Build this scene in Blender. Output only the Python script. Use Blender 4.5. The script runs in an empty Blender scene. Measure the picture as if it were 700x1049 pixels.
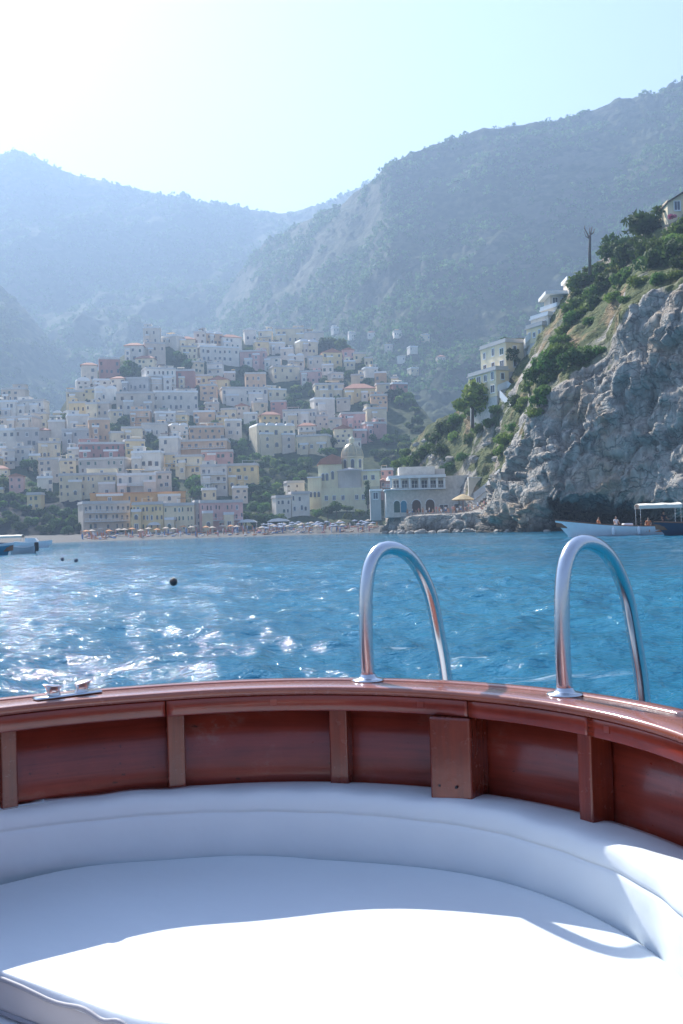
SKY_STR = .069; SUN_STR = 3.5; EXPO = 1.9; HAZE = .00046; HAZE_G = .30; HAZE_COL = (.46, .66, .96)
SKY_TINT = (1.0, .92, .985)
WAVE = .0056; WATER1 = (.004, .105, .19); WATER2 = (.012, .18, .285)
import bpy, math, random
import numpy as np
random.seed(7); rng = np.random.default_rng(7)
D = bpy.data; C = bpy.context.scene.collection; SC = bpy.context.scene
PI = math.pi
CAMZ = 1.25                      # eye height above the water
FPX = 1030.0; ROLL = math.radians(1.72); PITCH = math.radians(1.0)
_F = np.array([0, math.cos(PITCH), math.sin(PITCH)]); _U0 = np.array([0, -math.sin(PITCH), math.cos(PITCH)]); _X = np.array([1., 0, 0])
_R = math.cos(ROLL)*_X - math.sin(ROLL)*_U0; _U = math.sin(ROLL)*_X + math.cos(ROLL)*_U0

def at(px, py, Y):
    """sight line through a photo pixel, taken out to depth Y (world metres)"""
    v = _F + _R*(px-350)/FPX - _U*(py-524.5)/FPX
    v = v*Y/v[1]
    return np.array([v[0], v[1], v[2]+CAMZ])
def hz(px): return 542.4 - 0.03*(px-350)

# ------------------------------------------------------------------ noise
def _h(ix, iy, iz, s=0):
    n = (ix.astype(np.int64)*374761393 + iy.astype(np.int64)*668265263 + iz.astype(np.int64)*2147483647 + s*974634777) & 0xffffffff
    n = ((n ^ (n >> 13))*1274126177) & 0xffffffff
    n = ((n ^ (n >> 16))*2246822519) & 0xffffffff
    return ((n ^ (n >> 15)) & 0xffffff)/float(0xffffff)
def vn(p, s=0):
    p = np.asarray(p, float); i = np.floor(p); f = p-i; f = f*f*f*(f*(f*6-15)+10)
    ix, iy, iz = i[:, 0], i[:, 1], i[:, 2]; r = 0
    for a in (0, 1):
        for b in (0, 1):
            for c in (0, 1):
                w = (f[:, 0] if a else 1-f[:, 0])*(f[:, 1] if b else 1-f[:, 1])*(f[:, 2] if c else 1-f[:, 2])
                r = r + w*_h(ix+a, iy+b, iz+c, s)
    return r*2-1
def fbm(p, o=5, s=0, g=.5):
    r = 0; a = 1; t = 0
    for k in range(o):
        r = r + a*vn(np.asarray(p)*2.03**k, s+k); t += a; a *= g
    return r/t
def ridged(p, o=5, s=0, g=.5):
    r = 0; a = 1; t = 0
    for k in range(o):
        r = r + a*(1-2*np.abs(vn(np.asarray(p)*2.03**k, s+k))); t += a; a *= g
    return r/t
def cells(p, s=0):
    """cellular noise: random value of the nearest cell, distance to its border"""
    p = np.asarray(p, float); i = np.floor(p); d1 = np.full(len(p), 9.); d2 = d1.copy(); v = np.zeros(len(p))
    for a in (-1, 0, 1):
        for b in (-1, 0, 1):
            for c in (-1, 0, 1):
                q = i+np.array([a, b, c])
                o = np.stack([_h(q[:, 0], q[:, 1], q[:, 2], s+k) for k in (1, 2, 3)], 1)
                d = np.sqrt(((q+o-p)**2).sum(1)); val = _h(q[:, 0], q[:, 1], q[:, 2], s+4)
                m = d < d1
                d2 = np.where(m, d1, np.minimum(d2, d)); v = np.where(m, val, v); d1 = np.where(m, d, d1)
    return v, d2-d1
def sstep(a, b, x):
    t = np.clip((np.asarray(x, float)-a)/(b-a), 0, 1); return t*t*(3-2*t)

# ------------------------------------------------------------------ objects
def tag(o, label=None, cat=None, group=None, kind=None):
    if label: o['label'] = label
    if cat: o['category'] = cat
    if group: o['group'] = group
    if kind: o['kind'] = kind
    return o
def empty(name, loc, rz=0):
    o = D.objects.new(name, None); C.objects.link(o); o.location = loc; o.rotation_euler = (0, 0, rz); o.empty_display_size = .2
    return o
def link(name, me, parent=None, loc=None, rz=0, sc=None):
    o = D.objects.new(name, me); C.objects.link(o)
    if parent: o.parent = parent
    if loc is not None: o.location = loc
    if rz: o.rotation_euler = (0, 0, rz)
    if sc is not None: o.scale = sc
    return o
def mesh(name, V, Fc, mats, smooth=False, fm=None):
    me = D.meshes.new(name)
    me.from_pydata([tuple(map(float, v)) for v in V], [], [tuple(map(int, f)) for f in Fc])
    for m in (mats if isinstance(mats, (list, tuple)) else [mats]): me.materials.append(m)
    if fm is not None: me.polygons.foreach_set('material_index', np.asarray(fm, np.int32))
    if smooth: me.polygons.foreach_set('use_smooth', np.ones(len(me.polygons), bool))
    me.update(); return me
def gridmesh(name, P, mat, smooth=True, closed=False, attr=None):
    """P[rows, cols, 3] -> one quad sheet (fast path)"""
    n, m = P.shape[:2]; me = D.meshes.new(name)
    me.vertices.add(n*m); me.vertices.foreach_set('co', P.reshape(-1).astype(np.float32))
    idx = np.arange(n*m).reshape(n, m)
    if closed: idx = np.concatenate([idx, idx[:, :1]], 1)
    q = np.stack([idx[:-1, :-1], idx[:-1, 1:], idx[1:, 1:], idx[1:, :-1]], -1).reshape(-1, 4)
    me.loops.add(q.size); me.loops.foreach_set('vertex_index', q.reshape(-1).astype(np.int32))
    me.polygons.add(len(q)); me.polygons.foreach_set('loop_start', np.arange(0, q.size, 4, dtype=np.int32))
    me.polygons.foreach_set('loop_total', np.full(len(q), 4, np.int32))
    if smooth: me.polygons.foreach_set('use_smooth', np.ones(len(q), bool))
    me.materials.append(mat); me.update(calc_edges=True)
    for k, a in (attr or {}).items():
        at_ = me.attributes.new(k, 'FLOAT', 'POINT'); at_.data.foreach_set('value', a.reshape(-1).astype(np.float32))
    return me
class MB:
    """collects shapes into one mesh"""
    def __init__(s): s.v = []; s.f = []; s.m = []
    def add(s, V, Fc, m=0):
        k = len(s.v); s.v += [tuple(map(float, v)) for v in V]; s.f += [tuple(i+k for i in f) for f in Fc]; s.m += [m]*len(Fc); return s
    def box(s, x0, x1, y0, y1, z0, z1, m=0, bev=0, tap=0):
        if bev:
            b = bev; V = []; 
            for z, i in ((z0, b), (z0+b, 0), (z1-b, 0), (z1, b)):
                e = i
                V += [(x0+b+e*0, y0+e, z), (x1-b, y0+e, z), (x1-e, y0+b, z), (x1-e, y1-b, z), (x1-b, y1-e, z), (x0+b, y1-e, z), (x0+e, y1-b, z), (x0+e, y0+b, z)]
            Fc = [tuple(range(7, -1, -1)), tuple(range(24, 32))]
            for r in range(3):
                for k in range(8): Fc.append((r*8+k, r*8+(k+1) % 8, r*8+8+(k+1) % 8, r*8+8+k))
            return s.add(V, Fc, m)
        t = tap
        V = [(x0, y0, z0), (x1, y0, z0), (x1, y1, z0), (x0, y1, z0), (x0+t, y0+t, z1), (x1-t, y0+t, z1), (x1-t, y1-t, z1), (x0+t, y1-t, z1)]
        return s.add(V, [(3, 2, 1, 0), (4, 5, 6, 7), (0, 1, 5, 4), (1, 2, 6, 5), (2, 3, 7, 6), (3, 0, 4, 7)], m)
    def tube(s, pts, r, n=10, m=0, cap=True):
        P = np.array(pts, float); k = len(P); T = np.gradient(P, axis=0); T /= np.linalg.norm(T, axis=1)[:, None]
        rr = np.broadcast_to(np.asarray(r, float), (k,)); u = np.cross(T[0], [0, 0, 1.]); 
        if np.linalg.norm(u) < 1e-3: u = np.cross(T[0], [0, 1., 0])
        u /= np.linalg.norm(u); V = []
        for i in range(k):
            u = u-T[i]*(u@T[i]); u /= np.linalg.norm(u); w = np.cross(T[i], u)
            for j in range(n):
                a = 2*PI*j/n; V.append(P[i]+rr[i]*(u*math.cos(a)+w*math.sin(a)))
        Fc = [(i*n+j, i*n+(j+1) % n, (i+1)*n+(j+1) % n, (i+1)*n+j) for i in range(k-1) for j in range(n)]
        if cap: Fc += [tuple(range(n-1, -1, -1)), tuple(range((k-1)*n, k*n))]
        return s.add(V, Fc, m)
    def lathe(s, prof, cx=0, cy=0, n=20, m=0, a0=0, a1=2*PI):
        full = abs(a1-a0-2*PI) < 1e-6; k = n if full else n+1; V = []
        for r, z in prof:
            for j in range(k):
                a = a0+(a1-a0)*j/n; V.append((cx+r*math.cos(a), cy+r*math.sin(a), z))
        Fc = []
        for i in range(len(prof)-1):
            for j in range(n):
                j2 = (j+1) % k; Fc.append((i*k+j, i*k+j2, (i+1)*k+j2, (i+1)*k+j))
        if full and prof[-1][0] > 1e-4: Fc.append(tuple((len(prof)-1)*k+j for j in range(k)))
        return s.add(V, Fc, m)
    def prism(s, pts, y0, y1, m=0):
        """outline in (x,z) extruded along y"""
        n = len(pts); V = [(x, y0, z) for x, z in pts]+[(x, y1, z) for x, z in pts]
        Fc = [tuple(range(n)), tuple(range(2*n-1, n-1, -1))]+[(i, i+n, (i+1) % n+n, (i+1) % n) for i in range(n)]
        return s.add(V, Fc, m)
    def sphere(s, c, r, n=12, k=8, m=0):
        rx, ry, rz = r if isinstance(r, (tuple, list)) else (r, r, r); V = [(c[0], c[1], c[2]-rz)]
        for i in range(1, k):
            t = -PI/2+PI*i/k
            for j in range(n):
                a = 2*PI*j/n; V.append((c[0]+rx*math.cos(t)*math.cos(a), c[1]+ry*math.cos(t)*math.sin(a), c[2]+rz*math.sin(t)))
        V.append((c[0], c[1], c[2]+rz)); e = len(V)-1
        Fc = [(0, 1+(j+1) % n, 1+j) for j in range(n)]
        for i in range(k-2):
            for j in range(n): Fc.append((1+i*n+j, 1+i*n+(j+1) % n, 1+(i+1)*n+(j+1) % n, 1+(i+1)*n+j))
        Fc += [(e, 1+(k-2)*n+j, 1+(k-2)*n+(j+1) % n) for j in range(n)]
        return s.add(V, Fc, m)
    def me(s, name, mats, smooth=False): return mesh(name, s.v, s.f, mats, smooth, s.m)
    def build(s, name, mats, parent=None, smooth=False, loc=None, rz=0): return link(name, s.me(name, mats, smooth), parent, loc, rz)

# ------------------------------------------------------------------ materials
class N:
    def __init__(s, name):
        s.m = D.materials.new(name); s.m.use_nodes = True; s.t = s.m.node_tree; s.p = s.t.nodes['Principled BSDF']
    def n(s, typ, **k):
        x = s.t.nodes.new(typ)
        for a, b in k.items(): setattr(x, a, b)
        return x
    def set(s, x, i, v):
        if hasattr(v, 'is_linked') or isinstance(v, bpy.types.NodeSocket): s.t.links.new(v, x.inputs[i])
        else: x.inputs[i].default_value = v
    def co(s, kind='Object'): return s.n('ShaderNodeTexCoord').outputs[kind]
    def pos(s): return s.n('ShaderNodeNewGeometry').outputs['Position']
    def map(s, v, sc=(1, 1, 1), rot=(0, 0, 0), loc=(0, 0, 0)):
        x = s.n('ShaderNodeMapping'); s.set(x, 0, v); x.inputs['Scale'].default_value = sc; x.inputs['Rotation'].default_value = rot; x.inputs['Location'].default_value = loc; return x.outputs[0]
    def noise(s, v, scale, det=4, rough=.55, dist=0):
        x = s.n('ShaderNodeTexNoise'); s.set(x, 'Vector', v); s.set(x, 'Scale', scale); s.set(x, 'Detail', det); s.set(x, 'Roughness', rough); s.set(x, 'Distortion', dist); return x.outputs[0]
    def vor(s, v, scale, feature='F1', out=0):
        x = s.n('ShaderNodeTexVoronoi', feature=feature); s.set(x, 'Vector', v); s.set(x, 'Scale', scale); return x.outputs[out]
    def wave(s, v, scale, dist=2, det=3):
        x = s.n('ShaderNodeTexWave'); s.set(x, 'Vector', v); s.set(x, 'Scale', scale); s.set(x, 'Distortion', dist); s.set(x, 'Detail', det); return x.outputs[1]
    def ramp(s, v, stops):
        x = s.n('ShaderNodeValToRGB'); s.set(x, 0, v); cr = x.color_ramp
        while len(cr.elements) < len(stops): cr.elements.new(.5)
        for e, (p, c) in zip(cr.elements, stops):
            e.position = p; e.color = (c, c, c, 1) if isinstance(c, (int, float)) else (*c, 1)
        return x.outputs[0]
    def mix(s, f, a, b, mode='MIX'):
        x = s.n('ShaderNodeMix', data_type='RGBA', blend_type=mode); s.set(x, 0, f)
        for i, v in ((6, a), (7, b)): s.set(x, i, v if not isinstance(v, tuple) else (*v, 1) if len(v) == 3 else v)
        return x.outputs[2]
    def math(s, op, a, b=0.0, clamp=False):
        x = s.n('ShaderNodeMath', operation=op, use_clamp=clamp); s.set(x, 0, a); s.set(x, 1, b); return x.outputs[0]
    def attr(s, name): return s.n('ShaderNodeAttribute', attribute_name=name).outputs['Fac']
    def rnd(s): return s.n('ShaderNodeObjectInfo').outputs['Random']
    def hsv(s, c, h=.5, sat=1., v=1.):
        x = s.n('ShaderNodeHueSaturation'); s.set(x, 'Hue', h); s.set(x, 'Saturation', sat); s.set(x, 'Value', v); s.set(x, 'Color', c); return x.outputs[0]
    def bump(s, h, st=.5, d=.1, nrm=None):
        x = s.n('ShaderNodeBump'); s.set(x, 'Height', h); s.set(x, 'Strength', st); s.set(x, 'Distance', d)
        if nrm is not None: s.set(x, 'Normal', nrm)
        return x.outputs[0]
    def fin(s, col=None, rough=None, nrm=None, **k):
        if col is not None: s.set(s.p, 'Base Color', (*col, 1) if isinstance(col, tuple) else col)
        if rough is not None: s.set(s.p, 'Roughness', rough)
        if nrm is not None: s.set(s.p, 'Normal', nrm)
        for a, b in k.items(): s.set(s.p, a.replace('_', ' '), b)
        return s.m
def simple(name, col, rough=.6, metal=0, var=.12, scale=3., bump=0, **k):
    s = N(name); v = s.co(); n = s.noise(v, scale, 5)
    c = s.mix(n, tuple(x*(1-var) for x in col), tuple(min(1, x*(1+var)) for x in col))
    return s.fin(c, rough, s.bump(n, .3, bump) if bump else None, Metallic=float(metal), **k)
def plaster(name, col):
    s = N(name); v = s.pos(); r = s.rnd()
    n1 = s.noise(v, .35, 4); n2 = s.noise(s.map(v, (2.2, 2.2, .25)), 1.0, 4)
    c = s.mix(s.ramp(n1, [(.35, 0), (.7, 1)]), tuple(x*.86 for x in col), tuple(min(.9, x*1.05) for x in col))
    c = s.mix(s.ramp(n2, [(.52, 0), (.8, .5)]), c, tuple(x*.62 for x in col))       # rain streaks, flaking
    c = s.hsv(c, v=s.math('ADD', s.math('MULTIPLY', r, .3), .82))
    return s.fin(c, .85, Specular_IOR_Level=.25)
M = {}
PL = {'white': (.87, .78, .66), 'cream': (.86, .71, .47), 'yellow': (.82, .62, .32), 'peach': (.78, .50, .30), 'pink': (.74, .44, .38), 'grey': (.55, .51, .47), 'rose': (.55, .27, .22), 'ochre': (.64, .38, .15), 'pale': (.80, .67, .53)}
for k, c in PL.items(): M['plaster_'+k] = plaster('plaster_'+k, c)
M['glass_dark'] = simple('window_dark', (.11, .12, .14), .3)
M['shutter_brown'] = simple('shutter_brown', (.11, .07, .05), .6)
M['shutter_green'] = simple('shutter_green', (.05, .11, .09), .6)
M['roof_pale'] = simple('roof_pale', (.58, .55, .51), .9, scale=.8, var=.2)
M['roof_tile'] = simple('roof_tile', (.40, .17, .10), .85, scale=1.2, var=.3)
M['roof_white'] = simple('roof_white', (.8, .8, .78), .8, scale=.8)
M['roof_orange'] = simple('roof_orange', (.62, .28, .10), .85, scale=.8, var=.2)
M['stone'] = simple('stone_wall', (.64, .59, .52), .95, scale=1.6, var=.35, bump=.1)
M['trim'] = simple('white_trim', (.78, .78, .76), .6)
M['canvas'] = simple('cream_canvas', (.74, .70, .60), .8)
M['canvas_beige'] = simple('beige_canvas', (.52, .42, .30), .8)
M['white_paint'] = simple('white_boat_paint', (.8, .81, .82), .3)
M['navy'] = simple('navy_paint', (.02, .035, .07), .35)
M['teal'] = simple('teal_paint', (.02, .22, .34), .35)
M['rubber'] = simple('grey_rubber', (.45, .47, .5), .6)
M['black'] = simple('black_plastic', (.02, .02, .025), .5)
M['boat_wood'] = simple('boat_wood', (.24, .10, .05), .4, var=.3)
M['umbrella_blue'] = simple('umbrella_blue', (.20, .25, .34), .8)
M['thatch'] = simple('straw_canvas', (.55, .42, .24), .95, var=.3)
M['skin'] = simple('skin', (.50, .29, .19), .6)
M['hair'] = simple('dark_hair', (.03, .02, .015), .6)
for nm, c in (('shirt_white', (.75, .75, .75)), ('shirt_dark', (.03, .035, .05)), ('shirt_orange', (.55, .2, .08)), ('shirt_pink', (.6, .25, .25)), ('shirt_blue', (.1, .2, .42)), ('shirt_beige', (.5, .4, .3))): M[nm] = simple(nm, c, .8)
def leafmat(name, a, b):
    s = N(name); v = s.pos(); n = s.noise(v, .5, 3); r = s.rnd()
    c = s.mix(s.ramp(n, [(.3, 0), (.7, 1)]), a, b)
    c = s.hsv(c, h=s.math('ADD', s.math('MULTIPLY', r, .05), .475), v=s.math('ADD', s.math('MULTIPLY', r, .5), .75))
    m = s.fin(c, .75, Specular_IOR_Level=.2)
    # thin leaves let some light through
    tr = s.n('ShaderNodeBsdfTranslucent'); s.set(tr, 0, s.hsv(c, v=1.2)); mx = s.n('ShaderNodeMixShader'); mx.inputs[0].default_value = .3
    out = s.t.nodes['Material Output']; s.t.links.new(s.p.outputs[0], mx.inputs[1]); s.t.links.new(tr.outputs[0], mx.inputs[2]); s.t.links.new(mx.outputs[0], out.inputs[0])
    return m
M['leaf_dark'] = leafmat('leaf_dark', (.028, .062, .018), (.085, .15, .035))
M['leaf'] = leafmat('leaf_mid', (.05, .105, .022), (.14, .22, .045))
M['leaf_light'] = leafmat('leaf_light', (.10, .16, .03), (.24, .30, .06))
M['leaf_pink'] = leafmat('leaf_pink', (.35, .08, .16), (.5, .15, .25))
M['bark'] = simple('bark', (.10, .075, .055), .9, var=.4)
M['bark_grey'] = simple('bark_grey', (.17, .14, .12), .9, var=.4)
# ------------------------------------------------------------------ camera, sky, sun
cam = D.cameras.new('camera'); co = D.objects.new('camera', cam); C.objects.link(co); SC.camera = co
cam.sensor_fit = 'VERTICAL'; cam.sensor_height = 36; cam.lens = 36*FPX/1049.0; cam.clip_start = .05; cam.clip_end = 9000
from mathutils import Matrix
mw = Matrix.Identity(4)
for i in range(3): mw[i][0] = _R[i]; mw[i][1] = _U[i]; mw[i][2] = -_F[i]
mw[2][3] = CAMZ; co.matrix_world = mw
SUN_E = math.radians(40); SUN_A = math.radians(-29)      # azimuth from +Y, negative = towards -X
w = D.worlds.new('World'); SC.world = w; w.use_nodes = True
sky = w.node_tree.nodes.new('ShaderNodeTexSky'); sky.sky_type = 'NISHITA'; sky.sun_disc = False
sky.sun_elevation = SUN_E; sky.sun_rotation = SUN_A; sky.air_density = 1.0; sky.dust_density = .45; sky.ozone_density = 1.0
bg = w.node_tree.nodes['Background']; tn = w.node_tree.nodes.new('ShaderNodeMix'); tn.data_type = 'RGBA'; tn.blend_type = 'MULTIPLY'; tn.inputs[0].default_value = 1; tn.inputs[7].default_value = (*SKY_TINT, 1); w.node_tree.links.new(sky.outputs[0], tn.inputs[6]); w.node_tree.links.new(tn.outputs[2], bg.inputs[0]); bg.inputs[1].default_value = SKY_STR
sl = D.lights.new('sun', 'SUN'); sl.energy = SUN_STR; sl.angle = math.radians(.53); sl.color = (1, .96, .90)
so = D.objects.new('sun', sl); C.objects.link(so)
from mathutils import Vector
sd = Vector((math.sin(SUN_A)*math.cos(SUN_E), math.cos(SUN_A)*math.cos(SUN_E), math.sin(SUN_E)))
so.rotation_euler = sd.to_track_quat('Z', 'Y').to_euler(); so.location = (-200, 400, 500)
SC.view_settings.view_transform = 'Standard'; SC.view_settings.look = 'None'; SC.view_settings.gamma = 1; SC.view_settings.use_curve_mapping = False
SC.view_settings.exposure = EXPO
cy = SC.cycles; cy.max_bounces = 6; cy.diffuse_bounces = 3; cy.glossy_bounces = 3; cy.transmission_bounces = 2; cy.volume_bounces = 0; cy.transparent_max_bounces = 8
cy.use_denoising = True; cy.sample_clamp_indirect = 6; cy.caustics_reflective = False; cy.caustics_refractive = False

# ------------------------------------------------------------------ sheets of terrain
def rowint(row, pxs, k):
    r = sorted(row); x = [q[0] for q in r]; return np.interp(pxs, x, [q[k] for q in r])
def smooth1(a, n):
    if n < 2: return a
    ker = np.hanning(n+2)[1:-1]; ker /= ker.sum(); p = np.pad(a, (n, n), mode='edge'); return np.convolve(p, ker, 'same')[n:-n]
def cat(P, sub):
    """Catmull-Rom through control rows P[k, m, c]; sub = pieces per span"""
    k = len(P); out = []
    for i in range(k-1):
        a, b, c, d = P[max(i-1, 0)], P[i], P[i+1], P[min(i+2, k-1)]
        for t in np.arange(sub[i])/sub[i]:
            out.append((a*(-.5*t+t*t-.5*t**3)+b*(1-2.5*t*t+1.5*t**3)+c*(.5*t+2*t*t-1.5*t**3)+d*(-.5*t*t+.5*t**3)))
    out.append(P[-1]); return np.array(out)
def lin(P, sub):
    out = []
    for i in range(len(P)-1):
        for t in np.arange(sub[i])/sub[i]: out.append(P[i]*(1-t)+P[i+1]*t)
    out.append(P[-1]); return np.array(out)
def ctl(rows, pxs, sm=5):
    """control rows of (px, py, Y) -> 3-D points at every column"""
    out = []
    for r in rows:
        py = smooth1(rowint(r, pxs, 1), sm); Y = smooth1(rowint(r, pxs, 2), sm)
        out.append([at(a, b, c) for a, b, c in zip(pxs, py, Y)])
    return np.array(out)
def normals(P):
    du = np.gradient(P, axis=1); dv = np.gradient(P, axis=0); n = np.cross(du, dv); return n/(np.linalg.norm(n, axis=2)[..., None]+1e-9)

def mountain_mat(name, g1, g2, rock, sc):
    s = N(name); v = s.pos(); nrm = s.n('ShaderNodeNewGeometry').outputs['Normal']
    big = s.noise(v, .006/sc, 5, .6, .6); mid = s.noise(s.map(v, (1, 1, 1.6)), .035/sc, 6, .65); fine = s.noise(v, .16/sc, 4, .7)
    tv = s.vor(v, .11/sc); green = s.mix(s.ramp(s.math('ADD', s.math('MULTIPLY', tv, .6), s.math('MULTIPLY', mid, .75)), [(.52, 0), (.82, 1)]), g1, g2); green = s.mix(s.ramp(fine, [(.4, .45), (.6, 0)]), green, g1)
    sep = s.n('ShaderNodeSeparateXYZ'); s.set(sep, 0, nrm)
    steep = s.math('SUBTRACT', .72, sep.outputs[2])
    r = s.math('ADD', s.math('ADD', s.math('MULTIPLY', steep, .8), s.math('MULTIPLY', mid, .9)), s.math('MULTIPLY', big, .75))
    c = s.mix(s.ramp(r, [(.96, 0), (1.25, .35)]), green, s.mix(fine, tuple(x*.4 for x in rock), tuple(x*.75 for x in rock)))
    return s.fin(c, .95, s.bump(fine, .6, 3*sc), Specular_IOR_Level=.1)
M['mountain'] = mountain_mat('mountain_scrub', (.016, .030, .014), (.065, .080, .032), (.30, .27, .22), 1.0)
M['mountain_far'] = mountain_mat('mountain_far', (.02, .035, .018), (.06, .08, .04), (.28, .25, .21), 1.6)

WOODS = []
def forest(P, n, size, mats, seed, label, lim=None, thr=-.05):
    """a far wood: thousands of small leafy crowns rooted on the slope, too many to count"""
    r = np.random.default_rng(seed); nr, nc = P.shape[:2]
    # even cover: choose faces by area
    du = P[:-1, 1:]-P[:-1, :-1]; dv = P[1:, :-1]-P[:-1, :-1]; A = np.linalg.norm(np.cross(du, dv), axis=2).ravel()
    C0 = P[:-1, :-1].reshape(-1, 3); m_ = fbm(C0/70., 4, seed+2)*.8+fbm(C0/18., 2, seed+3)*.4 > thr
    if lim is not None: m_ &= lim(C0)
    A = A*m_; k = r.choice(len(A), n, p=A/A.sum()); u = r.random((n, 2)); i, j = k//(nc-1), k % (nc-1)
    B = P[i, j]+du[i, j]*u[:, :1]+dv[i, j]*u[:, 1:]; s = size*(.5+r.random(n)**1.5)
    L = 11; c = r.normal(size=(n, L, 3)); c /= np.linalg.norm(c, axis=2)[..., None]; nrm = c*.8+r.normal(size=c.shape)*.5; nrm /= np.linalg.norm(nrm, axis=2)[..., None]
    c = B[:, None]+(c*np.array([.5, .5, .45])*(.5+.5*r.random((n, L, 1)))+np.array([0, 0, .35]))*s[:, None, None]
    t = np.cross(nrm, r.normal(size=c.shape)); t /= np.linalg.norm(t, axis=2)[..., None]; b = np.cross(nrm, t); q = (s[:, None]*(.2+.16*r.random((n, L))))[..., None]
    V = np.stack([c-t*q, c+b*q*.7, c+t*q, c-b*q*.7], 2).reshape(-1, 3); N_ = n*L
    me = D.meshes.new('forest'); me.vertices.add(len(V)); me.vertices.foreach_set('co', V.reshape(-1).astype(np.float32)); me.loops.add(len(V)); me.loops.foreach_set('vertex_index', np.arange(len(V), dtype=np.int32))
    me.polygons.add(N_); me.polygons.foreach_set('loop_start', np.arange(0, len(V), 4, dtype=np.int32)); me.polygons.foreach_set('loop_total', np.full(N_, 4, np.int32))
    for m__ in mats: me.materials.append(M[m__])
    me.polygons.foreach_set('material_index', np.repeat(r.choice(len(mats), n), L).astype(np.int32)); me.update(calc_edges=True)
    o = link('forest', me); tag(o, label, 'forest', None, 'stuff'); return o
def mountain(name, crest, foot, pxs, nr, amp, mat, seed, mid=.5, bulge=.0):
    cp = rowint(crest, pxs, 1); cY = rowint(crest, pxs, 2); fp = rowint(foot, pxs, 1); fY = rowint(foot, pxs, 2)
    ts = np.linspace(0, 1, nr); rows = []
    for t in ts:
        py = fp+(cp-fp)*(t**(1+bulge)); Y = fY+(cY-fY)*(t**.9)
        rows.append([at(a, b, c) for a, b, c in zip(pxs, py, Y)])
    P = np.array(rows); q = P.reshape(-1, 3)
    g = ridged(q*np.array([1, .45, .35])/amp[1], 5, seed)*amp[0]            # spurs and gullies running down
    f = fbm(q/amp[3], 4, seed+9)*amp[2]
    _v, _b = cells(q/amp[5], seed+20); tr = sstep(.0, .5, _b)*(.3+_v)*amp[4]*np.clip(.6+fbm(q/90., 3, seed+22)*1.6, .1, 1.2)                  # woods: bumpy canopy
    env = np.repeat(np.sin(np.clip(ts, 0, 1)*PI)**.6*.9+.1, len(pxs)); env2 = .35+.65*env
    n = np.array([-.1, -.75, .65]); q = q+(g*env)[:, None]*n+(f*env2)[:, None]*np.array([0, -.5, .85])+tr[:, None]*np.array([0, -.1, 1])
    P = q.reshape(P.shape)
    bk = []
    for d, dz in ((60, .97), (250, .8), (700, .3), (900, -.05)):
        b = P[-1].copy(); b[:, 1] += d; b[:, 0] *= b[:, 1]/P[-1][:, 1]; b[:, 2] *= dz; bk.append(b)
    WOODS.append((P.copy(), seed)); P = np.concatenate([P, np.array(bk)]); o = link(name, gridmesh(name, P, mat)); o['kind'] = 'structure'; return o
CR = [(60, 480, 1300), (150, 400, 1500), (200, 338, 1560), (230, 298, 1540), (262, 260, 1500), (300, 232, 1420), (330, 217, 1340), (345, 212, 1310), (360, 202, 1280), (380, 188, 1250), (400, 170, 1220), (420, 159, 1220), (440, 151, 1220), (470, 143, 1220), (486, 138, 1220), (496, 133, 1220), (512, 133, 1220), (540, 128, 1220), (560, 125, 1220), (600, 113, 1220), (640, 105, 1210), (670, 97, 1200), (700, 84, 1190), (760, 58, 1180), (900, 20, 1150), (1200, 60, 1100), (1500, 200, 1000)]
mountain('mountain', CR, [(60, 520, 640), (200, 500, 640), (400, 520, 560), (700, 525, 420), (1000, 520, 400), (1500, 520, 380)], np.concatenate([np.arange(60, 740, 1.7), np.arange(740, 1500, 8)]), 300, (26, 230, 18, 60, 4, 9), M['mountain'], 3, bulge=.12)
CL = [(-900, 260, 1888), (-500, 150, 1988), (-250, 150, 2087), (-100, 165, 2087), (-40, 172, 2087), (0, 160, 2087), (12, 157, 2087), (24, 158, 2087), (40, 166, 2087), (62, 175, 2087), (90, 184, 2087), (110, 190, 2067), (130, 196, 2067), (165, 201, 2037), (182, 204, 2037), (190, 201, 2037), (198, 208, 2037), (215, 213, 2037), (240, 214, 2037), (262, 219, 2037), (290, 219, 2037), (320, 214, 2037), (380, 190, 2037), (520, 190, 2037)]
mountain('mountain', CL, [(-900, 500, 900), (520, 480, 900)], np.concatenate([np.arange(-900, -60, 9), np.arange(-60, 350, 1.8), np.arange(350, 520, 6)]), 220, (70, 330, 26, 90, 5, 15), M['mountain_far'], 31, bulge=.1)
CS = [(-700, 200, 1200), (-300, 215, 1290), (-120, 262, 1350), (-40, 280, 1350), (0, 292, 1350), (25, 316, 1335), (50, 348, 1320), (80, 388, 1290), (110, 430, 1275), (170, 480, 1260)]
mountain('mountain', CS, [(-700, 540, 620), (-300, 545, 640), (0, 540, 660), (170, 530, 720)], np.concatenate([np.arange(-700, -60, 8), np.arange(-60, 170, 2)]), 150, (40, 160, 10, 40, 4, 10), M['mountain'], 47, bulge=.1)

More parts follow.
